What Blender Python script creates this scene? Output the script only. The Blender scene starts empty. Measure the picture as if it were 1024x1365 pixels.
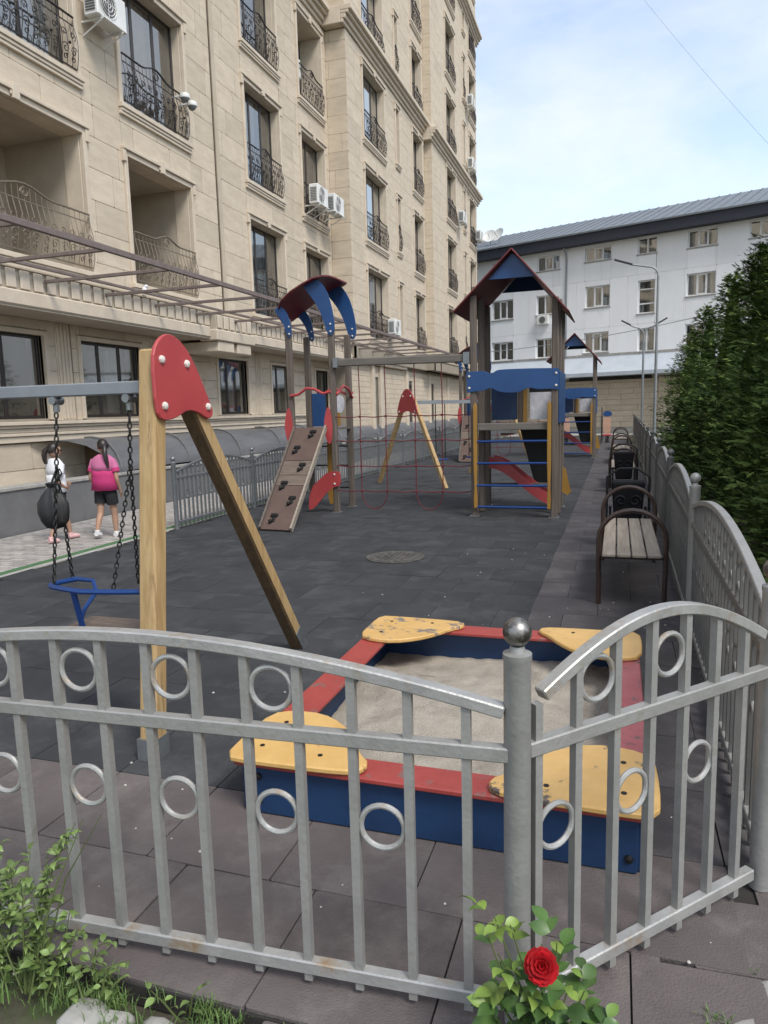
import bpy, bmesh, math, random
from mathutils import Vector, Matrix
R = math.radians
rnd = random.Random(7)
sc = bpy.context.scene
col = sc.collection

# ---------------------------------------------------------------- camera
CAMH = 1.7
F_PX, PCX, PCY = 950.0, 512.0, 682.5
ya = Vector((823-PCX, -(540-PCY), -F_PX)).normalized()      # street direction seen by the lens
up = Vector((-178., 6745., F_PX)); up = (up - up.dot(ya)*ya).normalized()
xa = ya.cross(up)
cam = bpy.data.cameras.new('camera'); co = bpy.data.objects.new('camera', cam); col.objects.link(co)
co.matrix_world = Matrix.Translation((0, 0, CAMH)) @ Matrix((xa, ya, up)).to_4x4()
cam.sensor_fit = 'VERTICAL'; cam.sensor_height = 24.0
cam.lens = 24.0*F_PX/1365.0
cam.clip_start = .05; cam.clip_end = 3000
sc.camera = co
def proj(p):
    q = Vector(p)-Vector((0, 0, CAMH)); c = xa*q.x + ya*q.y + up*q.z
    if c.z > -.1: return None
    return (PCX+F_PX*c.x/-c.z, PCY-F_PX*c.y/-c.z, -c.z)

# ---------------------------------------------------------------- world + sun
SUN_EL, SUN_AZ = 52, 128      # azimuth: compass from +Y, clockwise
w = bpy.data.worlds.new('World'); sc.world = w; w.use_nodes = True
nt = w.node_tree; N = nt.nodes; L = nt.links
for n in list(N): N.remove(n)
out = N.new('ShaderNodeOutputWorld'); bg = N.new('ShaderNodeBackground'); L.new(bg.outputs[0], out.inputs[0])
sky = N.new('ShaderNodeTexSky'); sky.sky_type = 'NISHITA'; sky.sun_disc = False
sky.sun_elevation = R(SUN_EL); sky.sun_rotation = R(SUN_AZ); sky.air_density = 1.1; sky.dust_density = .6; sky.ozone_density = 1.4
tc = N.new('ShaderNodeTexCoord'); mp = N.new('ShaderNodeMapping'); mp.inputs['Scale'].default_value = (1.0, 1.0, 2.6)
mp.inputs['Location'].default_value = (3.4, 1.3, .2)
L.new(tc.outputs['Generated'], mp.inputs[0])
def noise(scale, det, rough, dist):
    n = N.new('ShaderNodeTexNoise'); n.inputs['Scale'].default_value = scale; n.inputs['Detail'].default_value = det
    n.inputs['Roughness'].default_value = rough; n.inputs['Distortion'].default_value = dist
    L.new(mp.outputs[0], n.inputs[0]); return n
n1 = noise(1.7, 9, .56, .7); n2 = noise(6.5, 7, .6, .5)
mx = N.new('ShaderNodeMix'); mx.data_type = 'FLOAT'; mx.inputs[0].default_value = .28
L.new(n1.outputs[0], mx.inputs[2]); L.new(n2.outputs[0], mx.inputs[3])
rp = N.new('ShaderNodeValToRGB'); rp.color_ramp.elements[0].position = .37; rp.color_ramp.elements[1].position = .63
rp.color_ramp.elements[0].color = (.28, .28, .28, 1); rp.color_ramp.elements[1].color = (.90, .90, .90, 1)
L.new(mx.outputs[0], rp.inputs[0])
cm = N.new('ShaderNodeMix'); cm.data_type = 'RGBA'
L.new(rp.outputs[0], cm.inputs[0]); hz = N.new('ShaderNodeMix'); hz.data_type = 'RGBA'; hz.blend_type = 'MULTIPLY'; hz.inputs[0].default_value = 1; hz.inputs[7].default_value = (.95, .93, .90, 1); L.new(sky.outputs[0], hz.inputs[6]); L.new(hz.outputs[2], cm.inputs[6]); cm.inputs[7].default_value = (3.45, 3.56, 3.72, 1)
L.new(cm.outputs[2], bg.inputs[0]); bg.inputs[1].default_value = .14
sl = bpy.data.lights.new('sun', 'SUN'); sl.energy = 1.5; sl.angle = R(20); sl.color = (1, .955, .88)
so = bpy.data.objects.new('sun', sl); col.objects.link(so)
d = Vector((math.sin(R(SUN_AZ))*math.cos(R(SUN_EL)), math.cos(R(SUN_AZ))*math.cos(R(SUN_EL)), math.sin(R(SUN_EL))))
so.rotation_euler = (-d).to_track_quat('-Z', 'Y').to_euler()
sc.view_settings.view_transform = 'Standard'; sc.view_settings.look = 'None'
sc.view_settings.gamma = 1; sc.view_settings.use_curve_mapping = False; sc.view_settings.exposure = 1.1

# ---------------------------------------------------------------- materials
TONE = {'silver_painted_steel': .92, 'worn_silver_rail': .98, 'dusty_silver_fence': .75, 'polished_ball': .8, 'honey_timber': .80, 'stained_shaded_timber': .7, 'weathered_timber': .62, 'weathered_beam': .62,
        'brown_ramp_board': .5, 'worn_ramp_board': .55, 'red_panel': .85, 'dark_red_panel': .95, 'worn_red_plank': .62, 'faded_red_plank': .62, 'yellow_seat_paint': .85, 'peeling_yellow_paint': .85,
        'yellow_board': .55, 'blue_panel': .95, 'blue_board': .85, 'blue_tube': .55, 'galvanised_steel': .6, 'grey_swing_beam': .7, 'bench_slat_wood': .75, 'red_rope': .6,
        'skin': .8, 'light_pink_fabric': .62, 'hot_pink_fabric': .62, 'dark_fascia': .5, 'brown_window_frame': .6, 'wrought_iron': .6, 'rusty_pergola_steel': .8, 'painted_iron_tan': .8, 'orange_plastic': .8, 'black_rubber': .35, 'far': 1, 'brown_bench_tube': .7}
def mat(name, c, c2=None, scale=4, rough=.7, metal=0, bump=0, bscale=None, stretch=(1, 1, 1), ramp=(.35, .65), rand=0, coat=0,
        c3=None, c3scale=9, c3ramp=(.62, .7), spec=.5, obj=True, detail=6, sub=None):
    m = bpy.data.materials.new(name); m.use_nodes = True; t = m.node_tree; n = t.nodes; l = t.links
    b = n['Principled BSDF']; b.inputs['Roughness'].default_value = rough; b.inputs['Metallic'].default_value = metal
    b.inputs['Specular IOR Level'].default_value = spec
    if coat: b.inputs['Coat Weight'].default_value = coat; b.inputs['Coat Roughness'].default_value = .25
    kk = TONE.get(name, 1)
    if c2 is None: c2 = tuple(x*.82 for x in c)
    c = tuple(x*kk for x in c); c2 = tuple(x*kk for x in c2)
    if c3 is not None: c3 = tuple(x*kk for x in c3)
    tc = n.new('ShaderNodeTexCoord'); mp = n.new('ShaderNodeMapping'); mp.inputs['Scale'].default_value = stretch
    g = n.new('ShaderNodeNewGeometry')
    if obj: l.new(tc.outputs['Object'], mp.inputs[0])
    else: l.new(g.outputs['Position'], mp.inputs[0])
    oi = n.new('ShaderNodeObjectInfo'); 
    if rand:
        mul = n.new('ShaderNodeMath'); mul.operation = 'MULTIPLY'; mul.inputs[1].default_value = 37; l.new(oi.outputs['Random'], mul.inputs[0])
        l.new(mul.outputs[0], mp.inputs['Location'])
    no = n.new('ShaderNodeTexNoise'); no.inputs['Scale'].default_value = scale; no.inputs['Detail'].default_value = detail
    no.inputs['Roughness'].default_value = .65
    l.new(mp.outputs[0], no.inputs[0])
    cr = n.new('ShaderNodeValToRGB'); cr.color_ramp.elements[0].position = ramp[0]; cr.color_ramp.elements[1].position = ramp[1]
    cr.color_ramp.elements[0].color = (*c2, 1); cr.color_ramp.elements[1].color = (*c, 1)
    l.new(no.outputs[0], cr.inputs[0]); last = cr.outputs[0]
    if c3 is not None:
        n3 = n.new('ShaderNodeTexNoise'); n3.inputs['Scale'].default_value = c3scale; n3.inputs['Detail'].default_value = 8; n3.inputs['Roughness'].default_value = .7
        l.new(mp.outputs[0], n3.inputs[0])
        r3 = n.new('ShaderNodeValToRGB'); r3.color_ramp.elements[0].position = c3ramp[0]; r3.color_ramp.elements[1].position = c3ramp[1]
        l.new(n3.outputs[0], r3.inputs[0])
        mm = n.new('ShaderNodeMix'); mm.data_type = 'RGBA'; l.new(r3.outputs[0], mm.inputs[0]); l.new(last, mm.inputs[6]); mm.inputs[7].default_value = (*c3, 1)
        last = mm.outputs[2]
    if rand:
        hs = n.new('ShaderNodeHueSaturation'); mr = n.new('ShaderNodeMapRange'); mr.inputs[3].default_value = 1-rand; mr.inputs[4].default_value = 1+rand
        l.new(oi.outputs['Random'], mr.inputs[0]); l.new(mr.outputs[0], hs.inputs['Value']); l.new(last, hs.inputs['Color']); last = hs.outputs[0]
    l.new(last, b.inputs['Base Color'])
    if bump:
        bn = n.new('ShaderNodeTexNoise'); bn.inputs['Scale'].default_value = bscale or scale*6; bn.inputs['Detail'].default_value = 5
        l.new(mp.outputs[0], bn.inputs[0]); bu = n.new('ShaderNodeBump'); bu.inputs['Strength'].default_value = bump; bu.inputs['Distance'].default_value = .01
        l.new(bn.outputs[0], bu.inputs['Height']); l.new(bu.outputs[0], b.inputs['Normal'])
    if sub: b.inputs['Subsurface Weight'].default_value = sub
    return m
M = {}
M['stone'] = mat('travertine', (.575, .49, .38), (.485, .405, .31), 2.2, .75, bump=.3, bscale=22, rand=.08, stretch=(1, 1, 3.0), c3=(.47, .40, .30), c3scale=26, c3ramp=(.60, .74), obj=False)
M['stone_back'] = mat('stone_backing', (.33, .285, .22), rough=.9)
M['trim'] = mat('stone_trim', (.60, .515, .41), (.52, .44, .345), 3, .7, bump=.15, obj=False, c3=(.46, .41, .33), c3scale=5, c3ramp=(.60, .8))
M['soffit'] = mat('soffit_plaster', (.44, .385, .31), (.38, .33, .26), 2, .85, obj=False)
M['grey_wall'] = mat('painted_grey_wall', (.165, .165, .165), (.13, .13, .13), 2.5, .8, bump=.2, bscale=60, obj=False)
M['white_wall'] = mat('white_render', (.83, .84, .86), (.77, .78, .80), .6, .8, rand=.02, bump=.1, obj=False, c3=(.70, .71, .72), c3scale=.9, c3ramp=(.56, .75), stretch=(1, 1, .3))
M['roof_grey'] = mat('roof_sheet', (.17, .19, .21), (.14, .155, .175), 2, .5, metal=.2, obj=False)
M['fascia'] = mat('dark_fascia', (.055, .065, .10), rough=.6)
M['canopy'] = mat('canopy_sheet', (.46, .50, .55), (.40, .44, .49), 1.5, .45, obj=False, c3=(.40, .42, .44), c3scale=3, c3ramp=(.6, .8))
M['brown_frame'] = mat('brown_window_frame', (.045, .032, .028), rough=.4)
M['white_frame'] = mat('white_window_frame', (.78, .78, .78), rough=.4)
M['curtain'] = mat('curtain_cloth', (.68, .67, .65), (.40, .39, .38), 9, .9, stretch=(1, 1, .05), obj=False)
M['rose_blind'] = mat('rose_blind', (.55, .42, .38), (.48, .36, .33), 3, .8)
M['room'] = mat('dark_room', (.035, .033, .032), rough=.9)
M['iron'] = mat('wrought_iron', (.035, .028, .026), (.055, .04, .034), 8, .5, metal=.3)
M['iron_tan'] = mat('painted_iron_tan', (.21, .17, .125), rough=.6)
M['pergola'] = mat('rusty_pergola_steel', (.185, .135, .122), (.235, .19, .175), 7, .65, bump=.2, obj=False, c3=(.26, .22, .21), c3scale=4)
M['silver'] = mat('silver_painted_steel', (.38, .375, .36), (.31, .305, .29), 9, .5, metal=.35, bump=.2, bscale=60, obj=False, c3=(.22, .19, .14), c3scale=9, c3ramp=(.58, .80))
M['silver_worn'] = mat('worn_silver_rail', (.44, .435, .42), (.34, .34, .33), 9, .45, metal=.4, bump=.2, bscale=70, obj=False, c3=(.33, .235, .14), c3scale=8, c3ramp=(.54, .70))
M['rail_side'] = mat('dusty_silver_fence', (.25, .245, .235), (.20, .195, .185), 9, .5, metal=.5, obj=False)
M['ball'] = mat('polished_ball', (.36, .34, .32), (.13, .12, .11), 26, .42, metal=.9, ramp=(.4, .5))
M['tile_dark'] = mat('dark_rubber', (.054, .056, .061), (.036, .038, .042), 1.3, .85, bump=.5, bscale=140, rand=.045, obj=False, c3=(.090, .091, .096), c3scale=2.4, c3ramp=(.50, .80), spec=.18)
M['tile_brown'] = mat('brown_rubber', (.140, .119, .116), (.104, .089, .088), 2.0, .85, bump=.5, bscale=140, rand=.06, obj=False, c3=(.20, .178, .166), c3scale=3.0, c3ramp=(.50, .78), spec=.2)
M['tile_walk'] = mat('walkway_rubber', (.088, .080, .083), (.064, .060, .063), 2.2, .8, bump=.5, bscale=140, rand=.05, obj=False, c3=(.13, .122, .122), c3scale=2.2, c3ramp=(.5, .8), spec=.25)
M['base'] = mat('joint_dirt', (.035, .031, .029), (.02, .018, .017), 8, .95, obj=False)
M['paver'] = mat('paver_concrete', (.38, .355, .33), (.29, .265, .25), 5, .85, bump=.3, rand=.2, obj=False)
M['green'] = mat('green_strip', (.065, .155, .062), (.05, .12, .05), 4, .85, bump=.3, obj=False)
M['kerb'] = mat('kerb_concrete', (.38, .37, .34), (.28, .27, .25), 6, .9, bump=.4, bscale=40, obj=False)
M['soil'] = mat('soil', (.10, .085, .065), (.045, .037, .028), 7, .95, bump=.8, bscale=25, obj=False, c3=(.055, .075, .025), c3scale=3, c3ramp=(.45, .6))
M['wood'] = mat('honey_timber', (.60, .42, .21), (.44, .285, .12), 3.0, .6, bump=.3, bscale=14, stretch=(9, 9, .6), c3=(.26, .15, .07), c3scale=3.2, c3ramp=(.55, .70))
M['wood_dark'] = mat('stained_shaded_timber', (.185, .115, .055), (.11, .07, .036), 3.0, .65, bump=.3, bscale=14, stretch=(9, 9, .6))  # stained wood, darkened further for the shade under the slanted swing leg
M['wood_grey'] = mat('weathered_timber', (.235, .195, .165), (.15, .115, .092), 3.2, .8, bump=.35, bscale=14, stretch=(9, 9, .5), c3=(.09, .065, .05), c3scale=2.5, c3ramp=(.56, .74))
M['wood_beam'] = mat('weathered_beam', (.27, .245, .215), (.18, .16, .14), 3.2, .8, bump=.3, bscale=14, stretch=(.5, 9, 9))
M['plank_brown'] = mat('brown_ramp_board', (.225, .145, .12), (.18, .115, .095), 3, .75, bump=.3, bscale=60)
M['plank_worn'] = mat('worn_ramp_board', (.30, .235, .19), (.20, .15, .12), 4, .8, stretch=(1, 8, 1))
M['red'] = mat('red_panel', (.52, .075, .080), (.45, .06, .065), 3, .42, bump=.05)
M['red_deep'] = mat('dark_red_panel', (.175, .022, .026), (.13, .017, .021), 3, .5)
M['red_worn'] = mat('worn_red_plank', (.56, .090, .075), (.47, .07, .06), 5, .5, bump=.25, obj=False, c3=(.26, .19, .165), c3scale=6, c3ramp=(.575, .63))
M['red_pink'] = mat('faded_red_plank', (.58, .17, .18), (.50, .12, .13), 5, .55, bump=.25, obj=False, c3=(.20, .12, .11), c3scale=16, c3ramp=(.56, .62))
M['yellow'] = mat('yellow_seat_paint', (.74, .47, .17), (.66, .40, .13), 6, .5, bump=.3, bscale=18, obj=False, c3=(.13, .11, .095), c3scale=6.5, c3ramp=(.615, .65))
M['yellow_worn'] = mat('peeling_yellow_paint', (.74, .47, .18), (.66, .40, .13), 6, .5, bump=.3, bscale=18, obj=False, c3=(.22, .19, .165), c3scale=7.5, c3ramp=(.54, .58))
M['yellow_board'] = mat('yellow_board', (.62, .335, .055), (.52, .27, .05), 3, .5)
M['blue'] = mat('blue_panel', (.014, .070, .215), (.011, .055, .175), 3, .42, bump=.05)
M['blue_box'] = mat('blue_board', (.012, .048, .135), (.009, .037, .105), 5, .5, bump=.15, obj=False, c3=(.05, .07, .10), c3scale=11, c3ramp=(.66, .8))
M['blue_tube'] = mat('blue_tube', (.010, .075, .33), rough=.35)
M['sand'] = mat('dirty_sand', (.40, .36, .305), (.30, .268, .222), 5, .95, bump=1.0, bscale=90, obj=False, c3=(.20, .175, .145), c3scale=3.2, c3ramp=(.54, .72))
M['black'] = mat('black_rubber', (.012, .012, .013), rough=.55)
M['bag'] = mat('black_nylon', (.018, .018, .019), (.010, .010, .011), 6, .6, bump=.8, bscale=7, stretch=(3, 3, .8))
M['bin_black'] = mat('bin_black_paint', (.006, .006, .008), rough=.8, spec=.2)
M['chain'] = mat('blackened_chain', (.05, .048, .045), (.02, .02, .02), 30, .4, metal=.7)
M['galv'] = mat('galvanised_steel', (.42, .45, .47), (.34, .36, .38), 12, .42, metal=.6)
M['beam_steel'] = mat('grey_swing_beam', (.36, .39, .42), (.31, .33, .36), 7, .5, metal=.25, c3=(.18, .13, .09), c3scale=5, c3ramp=(.66, .75))
M['bolt'] = mat('white_bolt_cap', (.72, .68, .62), rough=.4)
M['rope'] = mat('red_rope', (.22, .028, .040), rough=.7)
M['bench_iron'] = mat('brown_bench_tube', (.062, .035, .026), (.05, .028, .02), 9, .45)
M['slat'] = mat('bench_slat_wood', (.43, .375, .31), (.29, .24, .19), 4, .75, stretch=(9, .5, 9), rand=.07, bump=.2)
M['ac'] = mat('white_ac_casing', (.72, .72, .70), (.66, .66, .64), 4, .5)
M['ac_dark'] = mat('ac_fan_grille', (.12, .12, .12), rough=.5)
M['lamp'] = mat('grey_lamp_post', (.27, .29, .30), rough=.5, metal=.4)
M['paper'] = mat('pale_sheet', (.68, .68, .72), (.5, .5, .56), 12, .8)
M['manhole'] = mat('cast_iron_cover', (.12, .112, .10), (.028, .028, .028), 14, .7, bump=.6, bscale=60)
M['skin'] = mat('skin', (.50, .30, .21), (.46, .27, .18), 5, .55, sub=.05)
M['hair'] = mat('dark_hair', (.014, .010, .009), (.028, .019, .015), 30, .4, stretch=(1, 1, .1))
M['pink_top'] = mat('light_pink_fabric', (.82, .25, .47), (.76, .21, .42), 4, .85, bump=.6, bscale=7)
M['pink_low'] = mat('hot_pink_fabric', (.76, .055, .25), (.68, .045, .21), 4, .85, bump=.6, bscale=7)
M['white_cloth'] = mat('white_fabric', (.76, .77, .79), (.68, .69, .72), 4, .85, bump=.6, bscale=7)
M['black_cloth'] = mat('black_fabric', (.012, .012, .014), rough=.85)
M['shoe'] = mat('white_shoe', (.78, .77, .75), rough=.5)
M['leaf'] = mat('rose_leaf', (.095, .175, .042), (.05, .11, .028), 3, .42, rand=.35, spec=.5)
M['leaf_young'] = mat('young_leaf', (.19, .27, .05), (.12, .20, .04), 3, .45, rand=.25)
M['weed'] = mat('weed_leaf', (.165, .235, .065), (.095, .15, .04), 3, .5, rand=.35)
M['stem'] = mat('green_stem', (.09, .12, .035), rough=.6)
M['petal'] = mat('red_petal', (.36, .003, .007), (.22, .002, .004), 5, .7, rand=.25, spec=.2)
M['bark'] = mat('bark', (.09, .065, .045), rough=.9)
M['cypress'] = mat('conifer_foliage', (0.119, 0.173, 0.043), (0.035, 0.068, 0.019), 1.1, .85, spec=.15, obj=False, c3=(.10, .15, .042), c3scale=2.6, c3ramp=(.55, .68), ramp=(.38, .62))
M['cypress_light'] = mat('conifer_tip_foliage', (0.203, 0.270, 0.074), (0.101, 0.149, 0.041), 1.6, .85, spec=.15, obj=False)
M['cypress_dark'] = mat('conifer_dark_foliage', (0.054, 0.089, 0.027), (0.024, 0.046, 0.015), 1.6, .9, spec=.1, obj=False)  # darker green for random clumps and the inner mass
M['grass'] = mat('grass_blade', (.12, .20, .05), (.07, .12, .03), 3, .6, obj=False)
M['pebble'] = mat('pale_pebble', (.5, .48, .44), rough=.8)
M['spring'] = mat('orange_plastic', (.70, .42, .30), rough=.4)
g = bpy.data.materials.new('window_glass'); g.use_nodes = True; t = g.node_tree
b = t.nodes['Principled BSDF']; b.inputs['Base Color'].default_value = (.05, .055, .06, 1); b.inputs['Roughness'].default_value = .04
b.inputs['Specular IOR Level'].default_value = .9
tr = t.nodes.new('ShaderNodeBsdfTransparent'); ms = t.nodes.new('ShaderNodeMixShader'); fr = t.nodes.new('ShaderNodeFresnel'); fr.inputs[0].default_value = 1.7
ad = t.nodes.new('ShaderNodeMath'); ad.operation = 'ADD'; ad.inputs[1].default_value = .40; ad.use_clamp = True
t.links.new(fr.outputs[0], ad.inputs[0]); t.links.new(ad.outputs[0], ms.inputs[0])
gl = t.nodes.new('ShaderNodeBsdfGlossy'); gl.inputs[0].default_value = (.86, .86, .84, 1); gl.inputs['Roughness'].default_value = .03
mg = t.nodes.new('ShaderNodeMixShader'); mg.inputs[0].default_value = .6; t.links.new(b.outputs[0], mg.inputs[1]); t.links.new(gl.outputs[0], mg.inputs[2])
t.links.new(tr.outputs[0], ms.inputs[1]); t.links.new(mg.outputs[0], ms.inputs[2])
t.links.new(ms.outputs[0], t.nodes['Material Output'].inputs[0]); M['glass'] = g

# ---------------------------------------------------------------- mesh helpers
class MB:
    def __init__(s): s.v = []; s.f = []; s.m = []
    def add(s, vs, fs, mi=0):
        o = len(s.v); s.v += [tuple(v) for v in vs]; s.f += [tuple(i+o for i in f) for f in fs]; s.m += [mi]*len(fs); return s
    def box(s, x0, x1, y0, y1, z0, z1, mi=0):
        return s.add([(x, y, z) for x in (x0, x1) for y in (y0, y1) for z in (z0, z1)],
                     [(0, 1, 3, 2), (4, 6, 7, 5), (0, 4, 5, 1), (2, 3, 7, 6), (0, 2, 6, 4), (1, 5, 7, 3)], mi)
    def bar(s, a, b, w, h, upv=(0, 0, 1), mi=0):       # rectangular bar a->b, w sideways, h along up
        a = Vector(a); b = Vector(b); dd = (b-a).normalized(); u = Vector(upv); sd = dd.cross(u)
        if sd.length < 1e-4: sd = dd.cross(Vector((0, 1, 0)))
        sd.normalize(); u = sd.cross(dd)
        vs = [p+sd*(i*w/2)+u*(j*h/2) for p in (a, b) for i, j in ((-1, -1), (1, -1), (1, 1), (-1, 1))]
        return s.add(vs, [(0, 1, 2, 3), (7, 6, 5, 4), (0, 4, 5, 1), (1, 5, 6, 2), (2, 6, 7, 3), (3, 7, 4, 0)], mi)
    def sweep(s, pts, w, h, upv=(0, 0, 1), mi=0):      # rectangular section along a path
        pts = [Vector(p) for p in pts]; ring = []; U = Vector(upv)
        for i, p in enumerate(pts):
            dd = (pts[min(i+1, len(pts)-1)]-pts[max(i-1, 0)]).normalized(); sd = dd.cross(U).normalized(); u = sd.cross(dd)
            ring.append([p+sd*(a*w/2)+u*(c*h/2) for a, c in ((-1, -1), (1, -1), (1, 1), (-1, 1))])
        vs = [v for r_ in ring for v in r_]; fs = [(0, 1, 2, 3), tuple(len(vs)-1-k for k in range(4))]
        for i in range(len(pts)-1):
            for k in range(4): fs.append((i*4+k, (i+1)*4+k, (i+1)*4+(k+1) % 4, i*4+(k+1) % 4))
        return s.add(vs, fs, mi)
    def tube(s, pts, r, n=6, closed=False, mi=0):
        pts = [Vector(p) for p in pts]; k = len(pts); rs = r if isinstance(r, (list, tuple)) else [r]*k
        vs = []; fs = []; pu = None
        for i, p in enumerate(pts):
            if closed: dd = pts[(i+1) % k]-pts[(i-1) % k]
            else: dd = pts[min(i+1, k-1)]-pts[max(i-1, 0)]
            if dd.length < 1e-7: dd = Vector((0, 0, 1))
            dd.normalize()
            if pu is None: pu = Vector((0, 0, 1)) if abs(dd.z) < .9 else Vector((1, 0, 0))
            u = (pu-pu.dot(dd)*dd)
            if u.length < 1e-4: u = dd.orthogonal()
            u.normalize(); pu = u; v = dd.cross(u)
            vs += [p+(u*math.cos(2*math.pi*j/n)+v*math.sin(2*math.pi*j/n))*rs[i] for j in range(n)]
        for i in range(k if closed else k-1):
            a = i*n; b_ = ((i+1) % k)*n
            fs += [(a+j, a+(j+1) % n, b_+(j+1) % n, b_+j) for j in range(n)]
        if not closed: fs += [tuple(range(n-1, -1, -1)), tuple((k-1)*n+j for j in range(n))]
        return s.add(vs, fs, mi)
    def lathe(s, prof, c=(0, 0, 0), n=20, mi=0):       # prof (r,z)
        vs = []; fs = []
        for r_, z in prof: vs += [(c[0]+r_*math.cos(2*math.pi*j/n), c[1]+r_*math.sin(2*math.pi*j/n), c[2]+z) for j in range(n)]
        for i in range(len(prof)-1): fs += [(i*n+j, i*n+(j+1) % n, (i+1)*n+(j+1) % n, (i+1)*n+j) for j in range(n)]
        fs += [tuple(range(n-1, -1, -1)), tuple((len(prof)-1)*n+j for j in range(n))]
        return s.add(vs, fs, mi)
    def plate(s, poly, fn, t0, t1, mi=0):              # 2D outline extruded; fn(a,b,t)->xyz
        n = len(poly); vs = [fn(a, b_, t0) for a, b_ in poly]+[fn(a, b_, t1) for a, b_ in poly]
        fs = [tuple(range(n-1, -1, -1)), tuple(range(n, 2*n))]+[(i, (i+1) % n, n+(i+1) % n, n+i) for i in range(n)]
        return s.add(vs, fs, mi)
    def sphere(s, c, r, n=12, m=8, sc_=(1, 1, 1), mi=0):
        pr = [(max(1e-4, r*math.sin(math.pi*i/m)), -r*math.cos(math.pi*i/m)) for i in range(m+1)]
        o = len(s.v); s.lathe(pr, (0, 0, 0), n, mi)
        for i in range(o, len(s.v)):
            v = s.v[i]; s.v[i] = (c[0]+v[0]*sc_[0], c[1]+v[1]*sc_[1], c[2]+v[2]*sc_[2])
        return s
    def mesh(s, name, mats, bevel=0, smooth=False, normals=True, off=None):
        me = bpy.data.meshes.new(name)
        v = s.v if off is None else [(a-off[0], b_-off[1], c-off[2]) for a, b_, c in s.v]
        me.from_pydata(v, [], s.f)
        for m_ in (mats if isinstance(mats, (list, tuple)) else [mats]): me.materials.append(m_)
        if any(s.m): me.polygons.foreach_set('material_index', s.m)
        if normals or bevel:
            bm = bmesh.new(); bm.from_mesh(me)
            if normals: bmesh.ops.recalc_face_normals(bm, faces=bm.faces)
            if bevel:
                es = [e for e in bm.edges if len(e.link_faces) == 2 and e.calc_face_angle(0) > .5]
                bmesh.ops.bevel(bm, geom=es, offset=bevel, segments=1, affect='EDGES', clamp_overlap=True)
            bm.to_mesh(me); bm.free()
        if smooth:
            me.polygons.foreach_set('use_smooth', [True]*len(me.polygons))
            me.set_sharp_from_angle(angle=R(38))
        me.update(); return me
    def build(s, name, m_, parent=None, bevel=0, smooth=False, loc=None, kind=None, normals=True, world=False):
        off = parent['_loc'] if (world and parent is not None) else None
        me = s.mesh(name, m_, bevel, smooth, normals, off)
        return link(name, me, parent, loc, kind=kind)
LOCS = {}
def link(name, me, parent=None, loc=None, rot=None, scale=None, kind=None):
    o = bpy.data.objects.new(name, me); col.objects.link(o)
    if parent is not None: o.parent = parent
    if loc is not None: o.location = loc
    if rot is not None: o.rotation_euler = rot
    if scale is not None: o.scale = scale
    if kind: o['kind'] = kind
    return o
def thing(name, label, cat, loc=(0, 0, 0), rz=0, group=None):
    o = bpy.data.objects.new(name, None); col.objects.link(o); o.location = loc; o.rotation_euler = (0, 0, rz)
    o.empty_display_size = .1; tag(o, label, cat, group); return o
def tag(o, label=None, cat=None, group=None, kind=None):
    if label: o['label'] = label
    if cat: o['category'] = cat
    if group: o['group'] = group
    if kind: o['kind'] = kind
    return o
def P(mb, name, m_, parent, **k):                      # mb holds WORLD coordinates, the parent is an unrotated thing
    off = tuple(TL(parent)); me = mb.mesh(name, m_, k.get('bevel', 0), k.get('smooth', False), k.get('normals', True), off)
    o = link(name, me, parent, kind=k.get('kind'))
    return o
def TL(p):
    v = Vector(p.location)
    while p.parent is not None: p = p.parent; v += Vector(p.location)
    return v
def kids(o): return [c for c in list(bpy.data.objects) if c.parent == o]
def copy_tree(o, index, parent=None):
    c = o.copy(); col.objects.link(c); c.parent = parent
    for ch in index.get(o.name, []): copy_tree(ch, index, c)
    return c
def child_index():
    ix = {}
    for ob in col.objects:
        if ob.parent: ix.setdefault(ob.parent.name, []).append(ob)
    return ix
BOXM = {}
def boxmesh(m_key, bev=(.012, .012, .012)):            # unit box with chamfered edges, shared by pieces
    k = (m_key,)
    if k not in BOXM:
        me = MB().box(-.5, .5, -.5, .5, -.5, .5).mesh('piece_'+m_key, M[m_key], bevel=.03); BOXM[k] = me
    return BOXM[k]
def cut(rects, ops):                                   # rectangle subtraction
    for o in ops:
        res = []
        for r_ in rects:
            a0, a1, b0, b1 = r_; c0, c1, d0, d1 = o
            if c1 <= a0 or c0 >= a1 or d1 <= b0 or d0 >= b1: res.append(r_); continue
            if a0 < c0: res.append((a0, c0, b0, b1))
            if c1 < a1: res.append((c1, a1, b0, b1))
            x0, x1 = max(a0, c0), min(a1, c1)
            if b0 < d0: res.append((x0, x1, b0, d0))
            if d1 < b1: res.append((x0, x1, d1, b1))
        rects = res
    return [r_ for r_ in rects if r_[1]-r_[0] > .03 and r_[3]-r_[2] > .03]
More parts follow.
